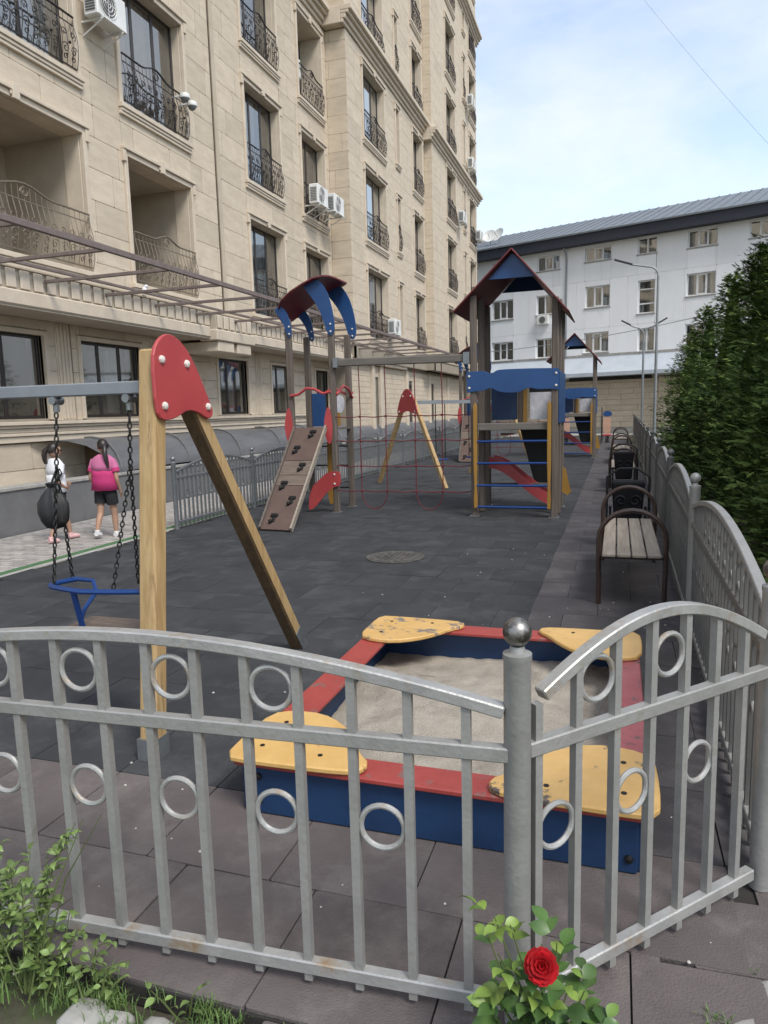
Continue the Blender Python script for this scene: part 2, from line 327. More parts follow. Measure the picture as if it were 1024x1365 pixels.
class Clad:
    """collects stone pieces on vertical faces of one building; the largest in view become parts, the rest one part"""
    def __init__(s, root): s.root = root; s.p = []
    def face(s, rect, ops, bw, bh, pos, axis='s', z_off=0, thick=.04, joint=.009, m='stone', jit=.25):
        a0, a1, z0, z1 = rect; z = z0 + z_off; row = 0
        while z < z1:
            zt = min(z+bh, z1); a = a0 - (row % 2)*bw*.5 - rnd.random()*bw*jit
            while a < a1:
                w_ = bw*(1+(rnd.random()-.5)*jit*2); r_ = (max(a, a0), min(a+w_, a1), max(z, z0), zt)
                if r_[1]-r_[0] > .03:
                    for q in cut([r_], ops): s.p.append((q, pos, axis, thick, joint, m))
                a += w_
            z = zt; row += 1
    def build(s, name, limit=300):
        mw = Matrix.Translation(s.root.location) @ Matrix.Rotation(s.root.rotation_euler[2], 4, 'Z')
        sized = []
        for it in s.p:
            q, pos, ax, th, jo, m = it; ca = (q[0]+q[1])/2; cz = (q[2]+q[3])/2
            lp = Vector((ca, pos, cz)) if ax == 's' else Vector((pos, ca, cz)); pr = proj(mw @ lp); v = 0
            if pr and -150 < pr[0] < 1180 and -150 < pr[1] < 1500: v = (q[1]-q[0])*(q[3]-q[2])/pr[2]**2
            sized.append((v, len(sized), it))
        sized.sort(reverse=True)
        rest = {}
        for k, (v, _, it) in enumerate(sized):
            q, pos, ax, th, jo, m = it; L_ = q[1]-q[0]-jo; H_ = q[3]-q[2]-jo; ca = (q[0]+q[1])/2; cz = (q[2]+q[3])/2
            rr = (rnd.random()-.5)*.004
            if k < limit and v > 0:
                if ax == 's': link(name, boxmesh(m), s.root, (ca, pos-th/2+rr, cz), None, (L_, th, H_))
                else: link(name, boxmesh(m), s.root, (pos+th/2*ax_sign(ax)+rr, ca, cz), None, (th, L_, H_))
            else:
                mb = rest.setdefault(m, MB())
                if ax == 's': mb.box(ca-L_/2, ca+L_/2, pos-th+rr, pos, cz-H_/2, cz+H_/2)
                else:
                    x0, x1 = sorted((pos, pos+th*ax_sign(ax))); mb.box(x0, x1, ca-L_/2, ca+L_/2, cz-H_/2, cz+H_/2)
        for m, mb in rest.items(): mb.build(name, M[m], s.root, kind='stuff', normals=False)
def ax_sign(ax): return 1 if ax == 't+' else -1

# ================================================================ SETTING: ground
def struct(name, mb, m_, **k):
    o = mb.build(name, m_, **k); o['kind'] = 'structure'; return o
struct('ground', MB().add([(-600, -600, -.09), (600, -600, -.09), (600, 900, -.09), (-600, 900, -.09)], [(0, 1, 2, 3)]), M['soil'])
floor = struct('playground_floor', MB().box(-6.42, .66, 1.61, 43.2, -.08, -.014), M['base'])
TS = .535
def tile_meshes():
    out_ = {}
    for k in ('tile_dark', 'tile_brown', 'tile_walk'):
        out_[k] = MB().box(-.5, .5, -.5, .5, -1, 0).mesh('rubber_tile', M[k], bevel=.012)
    return out_
TM = tile_meshes(); pieces = []
def zone_material(x, y):
    if y < 2.68: return 'tile_brown'
    if x > -.66: return 'tile_walk'
    return 'tile_dark'
row = 0; y = 1.615-TS*0
while y < 43:
    x = -.66 - TS*11 + (TS*.5 if row % 2 else 0)
    if row == 0: x = -1.0-TS*11
    if row == 1: x = -.12 - TS*12
    while x < .66:
        x0, x1 = max(x, -6.42), min(x+TS, .66 if row > 2 else (.16 if row == 0 else .42 if row == 1 else .55))
        if x1-x0 > .05:
            if x0 < -.66 < x1 and y > 2.6: pieces += [(x0, -.66, y), (-.66, x1, y)]
            else: pieces.append((x0, x1, y))
        x += TS
    y += TS; row += 1
rng = random.Random(3); sized = []
for p in pieces:
    pr = proj(((p[0]+p[1])/2, p[2]+TS/2, 0)); v = 0
    if pr and -60 < pr[0] < 1090 and pr[1] < 1430: v = (p[1]-p[0])/pr[2]**3
    sized.append((v, p))
sized.sort(reverse=True); rest = {}
for k, (v, p) in enumerate(sized):
    x0, x1, y0 = p; mk = zone_material((x0+x1)/2, y0+TS/2); j = .006 if y0 < 3.2 else .0035
    zz = rng.random()*.004-.002
    if k < 298 and v > 0:
        o = link('rubber_tile', TM[mk], floor, ((x0+x1)/2, y0+TS/2, zz), (rng.uniform(-.003, .003), rng.uniform(-.003, .003), 0), (x1-x0-j, TS-j, .012))
    else:
        rest.setdefault(mk, MB()).box(x0+j/2, x1-j/2, y0+j/2, y0+TS-j/2, -.012, zz)
for mk, mb in rest.items(): mb.build('rubber_tile', M[mk], floor, kind='stuff', normals=False)
for (cx_, cy_, w_, d_, rz_) in ((.66, 2.36, .20, .24, .1), (.40, 2.32, .30, .34, .05), (.62, 2.62, .26, .40, .02), (.30, 1.93, .30, .42, .04), (-.12, 1.40, .52, .40, 0), (-.66, 1.40, .52, .40, .01)):
    link('rubber_tile', TM['tile_brown'], floor, (cx_, cy_, -.004), (0, 0, rz_), (w_, d_, .012))

# pavement of small concrete pavers between the playground and the building
pav = struct('pavement', MB().box(-8.56, -6.62, 1.0, 43, -.08, -.012), M['base'])
pm = MB().box(-.5, .5, -.5, .5, -1, 0).mesh('paver', M['paver'], bevel=.05)
pl = []; y = 1.0; row = 0
while y < 43:
    x = -8.55 + (0.1 if row % 2 else 0)
    if row % 2: pl.append((-8.55, -8.45, y))
    while x < -6.63:
        pl.append((x, min(x+.2, -6.62), y)); x += .2
    y += .1 if y < 24 else .2; row += 1
sized = []
for p in pl:
    pr = proj(((p[0]+p[1])/2, p[2], 0)); v = 0
    if pr and -30 < pr[0] < 1054 and p[2] > 5.6: v = (p[1]-p[0])/pr[2]**3
    sized.append((v, p))
sized.sort(reverse=True); mb = MB()
for k, (v, p) in enumerate(sized):
    x0, x1, y0 = p; h = .1 if y0 < 24 else .2
    if k < 298 and v > 0: link('paver', pm, pav, ((x0+x1)/2, y0+h/2, rng.uniform(-.002, .002)), None, (x1-x0-.013, h-.012, .012))
    else: mb.box(x0+.0065, x1-.0065, y0+.006, y0+h-.006, -.012, rng.uniform(-.002, .002))
mb.build('paver', M['paver'], pav, kind='stuff', normals=False)
struct('green_edging', MB().box(-6.60, -6.50, 1.0, 43, -.08, .012), M['green'], bevel=.006)
struct('kerb', MB().box(-6.497, -6.425, 1.0, 43, -.08, .004), M['kerb'], bevel=.006)
struct('garden_soil', MB().box(.68, 9, 1.9, 45, -.085, -.03), M['soil'])
struct('yard_paving', MB().box(-6.4, 3, 43.25, 52, -.085, -.01), M['kerb'])

# ================================================================ CREAM APARTMENT BUILDING
GX = -9.2                                  # local: x = world Y, y = -(world X) - 9.2, z = z
bld = thing('apartment_building', 'tall cream stone apartment building with dark windows and ornate iron balcony railings', 'building', (GX, 0, 0), R(90))
ST = 3.36; Z0 = 4.35; TOP = Z0+ST*9
BAY1, BAY2 = -.70, -1.05                   # local y of the projecting bays
S1, S2, S3 = 23.2, 33.1, 44.0
clad = Clad(bld)
colsN = [(8.2, 11.25, 'A'), (12.5, 14.7, 'B'), (17.45, 19.45, 'C'), (20.95, 22.75, 'D')]
cols1 = [(24.75, 27.1, 'E'), (28.62, 29.05, 'F'), (31.1, 32.6, 'G')]
cols2 = [(36.0, 38.0, 'H'), (40.1, 40.6, 'I'), (41.75, 43.5, 'J')]
def openings(cols, floors, bottom=Z0):
    res = []
    for a0, a1, nm in cols:
        for k in floors:
            z0 = bottom+ST*k; z1 = z0+2.4
            if nm in 'FI': z0 += .35
            if nm == 'A' and k == 0: z1 = z0+2.4
            res.append((a0, a1, z0, z1, nm, k))
    return res
opN = openings(colsN, range(0, 4)); op1 = openings(cols1, range(0, 8)); op2 = openings(cols2, range(0, 9))
gw = [(7.6, 10.15, 1.73, 3.14), (11.05, 12.8, 1.73, 3.14), (15.85, 17.35, 1.73, 3.12), (18.75, 20.1, 1.73, 3.1), (21.9, 23.0, 1.73, 3.1)]
wall = MB()
def backing(a0, a1, z0, z1, pos, ops, th=.35):
    for q in cut([(a0, a1, z0, z1)], ops): wall.box(q[0], q[1], pos, pos+th, q[2], q[3])
GWY = .22                                  # ground floor wall sits a bit further back
mg_ = .10                                  # stone surround width
def ex(o, m=mg_): return (o[0]-m, o[1]+m, o[2]-m*.6, o[3]+m)
backing(2, S1+.05, 3.55, TOP, .04, [o[:4] for o in opN]); backing(S1+.045, S2, 3.55, TOP, BAY1+.04, [o[:4] for o in op1]); backing(S2+.045, S3, 3.55, TOP, BAY2+.04, [o[:4] for o in op2])
clad.face((2, S1, 4.0, 13.85), [ex(o) for o in opN]+[(15.86, 16.04, 0, 40)], 1.15, ST/6, .04)
clad.face((2, S1, 14.45, 24), [ex(o) for o in opN]+[(15.86, 16.04, 0, 40)], 1.15, ST/6, .04)
clad.face((S1, S2, 4.0, 13.85), [ex(o) for o in op1], 1.15, ST/6, BAY1+.04)
clad.face((S1, S2, 14.45, TOP), [ex(o) for o in op1], 1.15, ST/6, BAY1+.04)
clad.face((S2, S3, 4.0, 13.65), [ex(o) for o in op2], 1.15, ST/6, BAY2+.04)
clad.face((S2, S3, 14.2, TOP), [ex(o) for o in op2], 1.15, ST/6, BAY2+.04)
# returns of the bays facing the viewer, and the end of the building
wall.box(S1+.04, S1+.3, BAY1+.04, .5, 3.55, TOP); wall.box(S2+.04, S2+.3, BAY2+.04, .5, 3.55, TOP); wall.box(S3-.3, S3-.04, BAY2+.04, 12, 0, TOP)
wall.box(1.6, 2, .04, 12, 0, TOP); wall.box(2, S3-.3, 11.6, 12, 0, TOP)
wall.box(2, S3-.04, BAY2+.06, 12, TOP, TOP+.25)
clad.face((BAY1, 0, 4.0, 13.85), [], 2, ST/6, S1+.04, axis='t-'); clad.face((BAY1, 0, 14.45, TOP), [], 2, ST/6, S1+.04, axis='t-')
clad.face((BAY2, BAY1, 4.0, 13.65), [], 2, ST/6, S2+.04, axis='t-'); clad.face((BAY2, BAY1, 14.2, TOP), [], 2, ST/6, S2+.04, axis='t-')
# ground floor
backing(2, S1, 0, 3.44, GWY+.04, gw); clad.face((2, S1, 0, 1.33), [], .95, .44, GWY+.04)
clad.face((2, S1, 1.69, 3.40), [(o[0]-.09, o[1]+.09, o[2]-.02, o[3]+.09) for o in gw]+[(10.42, 10.82, 1.69, 3.5), (13.15, 13.5, 1.69, 3.5), (17.75, 18.1, 1.69, 3.5)], 1.1, .43, GWY+.04)
wall.box(S1, S3, -.4+.04, .3, 0, 3.55); clad.face((S1, S3, 0, 3.4), [(25.6, 25.95, 0, 3.4), (26.6, 26.9, 0, 3.4), (30.2, 30.5, 0, 3.4), (34.2, 34.5, 0, 3.4), (38.2, 38.5, 0, 3.4), (25.95, 26.6, .7, 3.0), (30.5, 31.4, .7, 3.0), (34.5, 35.4, .7, 3.0)], 1.2, .2, -.36)
clad.build('stone_block', 290)
wall.build('wall', M['stone_back'], bld)
for a in (25.6, 26.6, 30.2, 34.2, 38.2): MB().box(a, a+.32, -.50, -.36, 0, 3.42).build('pilaster', M['trim'], bld, bevel=.015)
for a0, a1 in ((25.93, 26.59), (30.53, 31.4), (34.53, 35.4)):
    w_ = MB().box(a0, a1, -.372, -.34, .7, 3.0).build('window', M['brown_frame'], bld)
    MB().box(a0+.08, a1-.08, -.378, -.373, .78, 2.92).build('pane', M['glass'], w_)
# fluted ground-floor pilasters
for a in (10.42, 13.15, 17.75):
    f = MB(); f.box(a, a+.36, GWY-.01, GWY+.035, 1.69, 3.42)
    for k in range(4): f.box(a+.03+k*.085, a+.075+k*.085, GWY-.03, GWY-.008, 1.72, 3.36)
    f.build('pilaster', M['trim'], bld, bevel=.004)
# plinth mouldings
for zz, dd, hh in ((1.34, .05, .10), (1.445, .08, .05), (1.50, .06, .07), (1.575, .10, .045), (1.625, .14, .06)):
    MB().box(2, S1, GWY-dd, GWY+.04, zz, zz+hh).build('moulding', M['trim'], bld, bevel=.008)
# balcony slab / parapet with dentils
slabX = -.60
MB().box(2, S1, slabX+.03, GWY+.3, 3.40, 3.50).build('soffit', M['soffit'], bld)
MB().box(2, 14.25, slabX, slabX+.3, 3.43, 3.66).build('ledge', M['trim'], bld, bevel=.02)
MB().box(14.25, 16.0, slabX-.16, slabX+.3, 3.36, 3.60).build('ledge', M['trim'], bld, bevel=.02)
MB().box(16.0, 30, slabX, slabX+.3, 3.43, 3.66).build('ledge', M['trim'], bld, bevel=.02)
MB().box(14.35, 15.05, slabX-.12, GWY, 3.12, 3.355).build('bracket', M['trim'], bld, bevel=.02)
MB().box(15.2, 15.85, slabX-.12, GWY, 3.12, 3.355).build('bracket', M['trim'], bld, bevel=.02)
par = MB().box(2, 30, slabX+.06, slabX+.20, 3.661, 3.97); par.box(14.3, 15.95, slabX-.10, slabX+.058, 3.601, 3.93); par.build('parapet', M['soffit'], bld)
MB().box(2, 30, slabX+.02, slabX+.24, 3.972, 4.02).build('coping', M['trim'], bld, bevel=.01)
dm = MB().box(-.095, .095, -.035, 0, 0, .285).mesh('dentil', M['trim'], bevel=.012)
a = 5.0; dmb = MB()
while a < 30:
    pos = slabX+.06 if not (14.3 < a < 15.95) else slabX-.10
    zz = 3.68 if pos > slabX else 3.63
    if a < 21 : link('dentil', dm, bld, (a, pos, zz))
    else: dmb.box(a-.095, a+.095, pos-.035, pos, zz, zz+.285)
    a += .27
dmb.build('dentil', M['trim'], bld, kind='stuff')
MB().box(2, S1, GWY-.02, GWY+.3, 3.5, 3.54).build('terrace_floor', M['soffit'], bld)
# string courses and cornices
def cornice(a0, a1, pos, z, name='cornice'):
    c = MB(); c.box(a0, a1, pos-.06, pos+.04, z, z+.12); c.box(a0, a1, pos-.14, pos+.04, z+.121, z+.26); c.box(a0, a1, pos-.24, pos+.04, z+.261, z+.36); c.box(a0, a1, pos-.34, pos+.04, z+.361, z+.52)
    c.build(name, M['trim'], bld, bevel=.015)
for z, q in ((13.88, 0), (13.88+ST*2.62, 1)):
    if q == 0:
        cornice(2, S1-.34, 0, z); cornice(S1-.30, S2, BAY1, z)
        MB().box(S1-.30, S1+.03, BAY1+.041, 0, z, z+.52).build('cornice', M['trim'], bld, bevel=.02)
    cornice(S2-.30, S3+.34, BAY2, z-.25)
    MB().box(S2-.30, S2+.03, BAY2+.041, BAY1, z-.25, z+.27).build('cornice', M['trim'], bld, bevel=.02)
cornice(2, S3+.3, BAY2, TOP-.3)
MB().tube([(15.95, -.03, 3.9), (15.95, -.03, TOP)], .055, 8).build('drainpipe', M['soffit'], bld, smooth=True)

# windows, surrounds, railings (mesh data shared between storeys)
cache = {}
def cached(key, fn):
    if key not in cache: cache[key] = fn()
    return cache[key]
def surround_mesh(w_, h_, dep, style):
    mb = MB(); m = mg_
    # jamb strips proud of the stone + reveal linings
    for s_ in (-1, 1):
        x0, x1 = sorted((s_*w_/2, s_*(w_/2+m))); mb.box(x0, x1, -.045, .045, 0, h_+m)
        x0, x1 = sorted((s_*(w_/2-.012), s_*(w_/2+.03))); mb.box(x0, x1, .046, dep, 0, h_)
    mb.box(-w_/2, w_/2, -.045, .045, h_, h_+m); mb.box(-w_/2-m-.05, w_/2+m+.05, -.09, .04, h_+m+.002, h_+m+.07)
    mb.box(-w_/2-m-.05, -w_/2-m+.04, -.07, .04, h_-.12, h_+m); mb.box(w_/2+m-.04, w_/2+m+.05, -.07, .04, h_-.12, h_+m)
    mb.box(-w_/2+.012, w_/2-.012, .046, dep, h_-.012, h_+.03)
    if style != 'narrow':
        mb.box(-.07, .07, -.10, -.047, h_-.02, h_+m+.12); mb.box(-.10, -.071, -.08, -.047, h_+.03, h_+m); mb.box(.071, .10, -.08, -.047, h_+.03, h_+m)
    # stepped sill
    mb.box(-w_/2-m-.02, w_/2+m+.02, -.10, dep, -.09, -.002); mb.box(-w_/2-m, w_/2+m, -.075, .03, -.15, -.092); mb.box(-w_/2-m-.01, w_/2+m+.01, -.055, .03, -.21, -.152)
    return mb.mesh('window_surround', M['trim'], bevel=.008)
def spiral(cx, cz, r0, r1, turns, a0, n=16, flip=1):
    return [(cx+(r0+(r1-r0)*i/n)*math.cos(a0+flip*turns*2*math.pi*i/n), 0, cz+(r0+(r1-r0)*i/n)*math.sin(a0+flip*turns*2*math.pi*i/n)) for i in range(n+1)]
def railing_mesh(w_, key='iron', h_=.92):
    mb = MB(); hw = w_/2-.02
    def topz(x):
        u = abs(x)/(hw*.45)
        return h_ + (.13*(.5+.5*math.cos(math.pi*min(u, 1))))
    def belly(z): return -.02-.10*math.sin(math.pi*min(1, max(0, z/h_)))**1.0*(1-z/h_*.5)
    top = [(-hw+2*hw*i/18, -.03, topz(-hw+2*hw*i/18)) for i in range(19)]
    mb.sweep(top, .035, .022)
    mb.bar((-hw, -.03, h_-.14), (hw, -.03, h_-.14), .016, .016); mb.bar((-hw, -.03, .07), (hw, -.03, .07), .022, .022)
    n = max(3, int(w_/.125))
    for i in range(n+1):
        x = -hw+2*hw*i/n; pts = [(x, belly(z_) if 0 < z_ < h_-.14 else -.03, z_) for z_ in (.07, .25, .45, .62, h_-.14)]
        mb.tube(pts, .008, 4)
        mb.tube([(x, -.03, h_-.14), (x, -.03, topz(x))], .006, 4)
    m_ = max(1, int(w_/.42)); cw = 2*hw/m_
    for i in range(m_):
        cx = -hw+cw*(i+.5)
        for fl in (-1, 1):
            for (zz, rr, a_) in ((.30, .085, .5), (.56, .075, -1.2), (.18, .05, 2)):
                p = [(x, belly(z)-.008, z) for x, _, z in spiral(cx+fl*cw*.23, zz, rr, .018, 1.25, a_ if fl > 0 else math.pi-a_, 12, fl)]
                mb.tube(p, .0085, 4)
        mb.sphere((cx, belly(.42)-.01, .42), .028, 6, 4)
    mb.tube([(x, -.035, z) for x, _, z in spiral(0, h_-.02, .10, .03, 1.1, 0, 12, 1)], .009, 4)
    mb.tube([(x, -.035, z) for x, _, z in spiral(0, h_-.02, .10, .03, 1.1, math.pi, 12, -1)], .009, 4)
    return mb.mesh('balcony_railing', M[key], normals=False)
def frame_mesh(w_, h_, mull):
    mb = MB(); e = .055
    mb.box(-w_/2, -w_/2+e, 0, .06, 0, h_); mb.box(w_/2-e, w_/2, 0, .06, 0, h_); mb.box(-w_/2+e, w_/2-e, 0, .06, 0, e); mb.box(-w_/2+e, w_/2-e, 0, .06, h_-e, h_)
    for u in mull:
        x = -w_/2+w_*u; mb.box(x-.04, x+.04, .003, .057, e, h_-e)
    return mb.mesh('window', M['brown_frame'], bevel=.006)
def pane_mesh(w_, h_): return MB().add([(-w_/2+.05, .02, .05), (w_/2-.05, .02, .05), (w_/2-.05, .02, h_-.05), (-w_/2+.05, .02, h_-.05)], [(0, 1, 2, 3)]).mesh('pane', M['glass'])
def wavy(x0, x1, z0, z1, yy, m, name):
    mb = MB(); n = max(4, int((x1-x0)/.05)); vs = []; fs = []
    for i in range(n+1):
        x = x0+(x1-x0)*i/n; dy = .025*math.sin(i*1.9)
        vs += [(x, yy+dy, z0), (x, yy+dy, z1)]
    for i in range(n): fs.append((2*i, 2*i+2, 2*i+3, 2*i+1))
    return mb.add(vs, fs).mesh(name, m, smooth=False, normals=False)
roomwall = MB()
def window(s0, s1, z0, z1, pos, nm, k, rail=True, dep=.30, parent=bld):
    w_ = s1-s0; h_ = z1-z0; c = (s0+s1)/2; narrow = w_ < .7
    st = 'narrow' if narrow else 'wide'
    link('window_surround', cached(('s', round(w_, 2), round(h_, 2), round(dep, 2)), lambda: surround_mesh(w_, h_, dep, st)), parent, (c, pos, z0))
    mull = () if narrow else ((.36, .68) if w_ > 1.9 else (.5,))
    f = link('window', cached(('f', round(w_, 2), round(h_, 2)), lambda: frame_mesh(w_, h_, mull)), parent, (c, pos+dep-.065, z0))
    link('pane', cached(('p', round(w_, 2), round(h_, 2)), lambda: pane_mesh(w_, h_)), f)
    if not narrow:
        hh = (k*7+ord(nm)*3) % 4
        cm_ = M['rose_blind'] if (nm == 'B' and k == 1) else M['curtain']
        if hh != 3:
            link('curtain', cached(('c', round(w_, 2), round(h_, 2), hh, cm_.name), lambda: wavy(-w_/2+.06 if hh < 2 else w_*.05, (w_*(.12+.12*hh)) if hh < 2 else w_/2-.06, .06, h_-.06, .14, cm_, 'curtain')), f)
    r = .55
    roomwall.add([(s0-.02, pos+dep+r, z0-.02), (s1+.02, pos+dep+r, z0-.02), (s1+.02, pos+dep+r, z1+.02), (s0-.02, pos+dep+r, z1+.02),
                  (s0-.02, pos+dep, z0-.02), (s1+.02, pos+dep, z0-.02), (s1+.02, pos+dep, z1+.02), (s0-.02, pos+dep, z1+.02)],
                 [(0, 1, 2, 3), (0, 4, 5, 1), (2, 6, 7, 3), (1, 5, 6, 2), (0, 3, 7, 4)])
    if rail:
        if narrow:
            if (k+ord(nm)) % 2: link('balcony_railing', cached(('r', round(w_, 2)), lambda: railing_mesh(w_)), parent, (c, pos, z0))
        else: link('balcony_railing', cached(('r', round(w_, 2)), lambda: railing_mesh(w_)), parent, (c, pos-.02, z0))
for ops, pos in ((opN, 0), (op1, BAY1), (op2, BAY2)):
    for s0, s1, z0, z1, nm, k in ops:
        if nm in 'AB' and k == 0: continue
        if z0 > 27: continue
        if nm == 'D' and k == 2:
            window(s0, s1, z0, z1, pos, nm, k, dep=.75); continue
        window(s0, s1, z0, z1, pos, nm, k)
# ground floor windows
for i, (s0, s1, z0, z1) in enumerate(gw):
    w_ = s1-s0; h_ = z1-z0; c = (s0+s1)/2
    f = link('window', cached(('f', round(w_, 2), round(h_, 2)), lambda: frame_mesh(w_, h_, (.33, .68) if w_ > 1.6 else (.38,))), bld, (c, GWY+.10, z0))
    link('pane', cached(('p', round(w_, 2), round(h_, 2)), lambda: pane_mesh(w_, h_)), f)
    if i != 0: link('curtain', cached(('gc', i), lambda: wavy(w_*.06, w_*.32, .08, h_-.1, .2, M['curtain'], 'curtain')), f)
    else: link('curtain', cached(('gc', i), lambda: wavy(-w_*.5+.1, w_*.2, .08, h_-.4, .3, mat('maroon_cloth', (.16, .05, .045), rough=.8), 'curtain')), f)
    tr_ = MB(); tr_.box(s0-.09, s0, GWY-.03, GWY+.1, z0-.02, z1+.08); tr_.box(s1, s1+.09, GWY-.03, GWY+.1, z0-.02, z1+.08); tr_.box(s0, s1, GWY-.03, GWY+.1, z1, z1+.08)
    tr_.build('window_surround', M['trim'], bld, bevel=.008)
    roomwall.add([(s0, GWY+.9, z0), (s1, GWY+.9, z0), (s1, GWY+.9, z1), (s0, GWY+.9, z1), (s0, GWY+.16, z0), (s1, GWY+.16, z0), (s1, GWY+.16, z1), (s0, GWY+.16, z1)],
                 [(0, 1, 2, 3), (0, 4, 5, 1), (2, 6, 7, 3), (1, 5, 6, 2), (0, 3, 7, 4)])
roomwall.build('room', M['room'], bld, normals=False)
# two open loggias at first floor
for (s0, s1) in ((8.2, 11.25), (12.5, 14.7)):
    z0, z1 = Z0, Z0+2.4; c = (s0+s1)/2; w_ = s1-s0
    link('window_surround', surround_mesh(w_, 2.4, .40, 'wide'), bld, (c, 0, z0))
    lg = MB(); D = 1.75
    lg.add([(s0+.0, .393, z0-.02), (s1-.0, .393, z0-.02), (s1-.0, .393, z1-.0), (s0+.0, .393, z1-.0), (s0+.0, D, z0-.02), (s1-.0, D, z0-.02), (s1-.0, D, z1-.0), (s0+.0, D, z1-.0)],
           [(4, 5, 6, 7), (0, 1, 5, 4), (3, 7, 6, 2), (0, 4, 7, 3), (1, 2, 6, 5)])
    lg.build('loggia', M['soffit'], bld, normals=False)
    for q in (.25, .72): MB().box(s0+w_*q-.03, s0+w_*q+.03, D-.03, D, z0, z1).build('moulding', M['trim'], bld)
    f = link('window', frame_mesh(1.0, 2.15, ()), bld, (s0+w_*.18+.1, D-.08, z0)); link('pane', pane_mesh(1.0, 2.15), f)
    link('balcony_railing', railing_mesh(w_, 'iron_tan', 1.0), bld, (c, -.03, z0))

# terrace pergola of rusty steel
pg = thing('terrace_pergola', 'rusty brown steel pergola frame projecting from the terrace parapet of the cream building', 'pergola', (-6.3, 4, 3.87))
P(MB().box(-6.33, -6.275, 3.5, 29, 3.83, 3.905), 'front_beam', M['pergola'], pg, bevel=.006)
k = 0; yy = 5.15
while yy < 29:
    P(MB().box(-8.62, -6.332, yy-.025, yy+.025, 3.835, 3.885), 'rafter', M['pergola'], pg, bevel=.005); yy += 1.43
P(MB().box(-8.56, -8.50, 3.5, 29, 4.022, 4.06), 'wall_plate', M['pergola'], pg)
for yy in (10.5, 18.5, 26):
    P(MB().bar((-6.36, yy+.04, 3.91), (-9.12, yy+.04, 4.9), .025, .025), 'stay_rod', M['pergola'], pg)
# sprig of white cloth on the parapet
o = MB().sphere((0, 0, .05), .05, 8, 6, (1, .8, 1.3)).sphere((.03, .02, .12), .035, 8, 5).sphere((-.02, .05, .12), .02, 8, 5, (1, 2, 1)).build('cloth_rag', M['white_cloth'], loc=(-8.56, 11.9, 4.04), smooth=True)
tag(o, 'scrap of white cloth lying on the parapet under the pergola', 'rag')

# basement light-well wall and its grey roof
gwl = thing('low_wall', 'low dark grey painted wall with pale coping beside the pavement', 'wall', (-8.7, 2, 0))
P(MB().box(-8.84, -8.60, 2, 42, -.05, .66), 'wall_body', M['grey_wall'], gwl)
P(MB().box(-8.87, -8.575, 2, 42, .662, .72), 'coping', M['kerb'], gwl, bevel=.01)
P(MB().box(-9.4, -8.86, 2, 9.9, .55, .62), 'light_well_floor', M['kerb'], gwl)
cn = thing('basement_canopy', 'grey sheet lean-to canopy over the basement entrance against the cream wall', 'canopy', (-8.9, 10, .7))
cv = MB(); n = 10; Ys = [9.85+.0*i for i in range(2)]
prof = [(-9.38, 1.33), (-9.22, 1.34), (-9.02, 1.31), (-8.84, 1.22), (-8.70, 1.06), (-8.62, .88), (-8.60, .74)]
seg = 30; vs = []; fs = []
for i in range(seg+1):
    yb = 9.6+i*(41-9.6)/seg
    for j, (px_, pz_) in enumerate(prof):
        yo = max(0, 1.3-i*2)*(j/6.) if i == 0 else 0
        zz = pz_+ .02*math.sin(i*1.3+j*.7)
        vs.append((px_, yb+yo*1.1, zz))
for i in range(seg):
    for j in range(6): fs.append((i*7+j, (i+1)*7+j, (i+1)*7+j+1, i*7+j+1))
M['canopy_grey'] = mat('grey_canopy_sheet', (.15, .15, .155), (.10, .10, .105), 1.3, .5, bump=.4, bscale=3, obj=False, stretch=(1, .5, 3))
P(cv.add(vs, fs), 'roof_sheet', M['canopy_grey'], cn, smooth=True, normals=False)
inn = MB().box(-9.38, -8.88, 10.9, 10.95, .62, 1.25); P(inn, 'inner_board', M['wood_dark'], cn)
for i in range(0, 12): P(MB().tube([(px_+.0, 10.9+i*2.2, pz_+.035) for px_, pz_ in prof], .018, 6), 'roof_rib', M['grey_wall'], cn)

# air conditioners, cameras on the cream building
def ac_unit(s, t_, z, label, group=None, face='x'):
    r_ = thing('air_conditioner', label, 'air conditioner', (GX-t_, s, z), R(90), group)
    MB().box(-.40, .40, -.15, .15, 0, .56).build('casing', M['ac'], r_, bevel=.02)
    g_ = MB()
    for q in (.07, .13, .19, .235): g_.tube([(-.12+q*math.cos(a_*math.pi/8), -.165, .28+q*math.sin(a_*math.pi/8)) for a_ in range(16)], .007, 4, closed=True)
    for a_ in range(4): g_.bar((-.12, -.165, .28), (-.12+.23*math.cos(a_*math.pi/2), -.165, .28+.23*math.sin(a_*math.pi/2)), .01, .01)
    g_.build('grille', M['ac'], r_)
    fo = MB().lathe([(.22, 0), (.22, .004)], (0, 0, 0), 20).build('fan_opening', M['ac_dark'], r_); fo.rotation_euler = (R(90), 0, 0); fo.location = (-.12, -.1505, .28)
    sg_ = MB()
    for q in range(9): sg_.box(-.415, -.401, -.10, .10, .08+q*.045, .095+q*.045)
    sg_.build('side_louvre', M['ac_dark'], r_, kind='stuff')
    br = MB()
    for q in (-.28, .28): br.bar((q, -.2, -.02), (q, .33, -.02), .03, .03); br.bar((q, -.15, -.03), (q, .30, -.25), .02, .02)
    br.bar((-.30, -.2, -.021), (.30, -.2, -.021), .028, .028); br.build('bracket_frame', M['ac'], r_)
    return r_
ac_unit(11.80, -.30, 8.72, 'large white air conditioner on the cream wall, highest at the upper left of the photo')
ac_unit(21.2, -.42, 7.95, 'left one of the two white air conditioners hung on a balcony railing')
ac_unit(22.3, -.52, 7.95, 'right one of the two white air conditioners hung on a balcony railing')
ac_unit(26.9, BAY1-.30, 4.6, 'white air conditioner just above the pergola on the projecting bay')
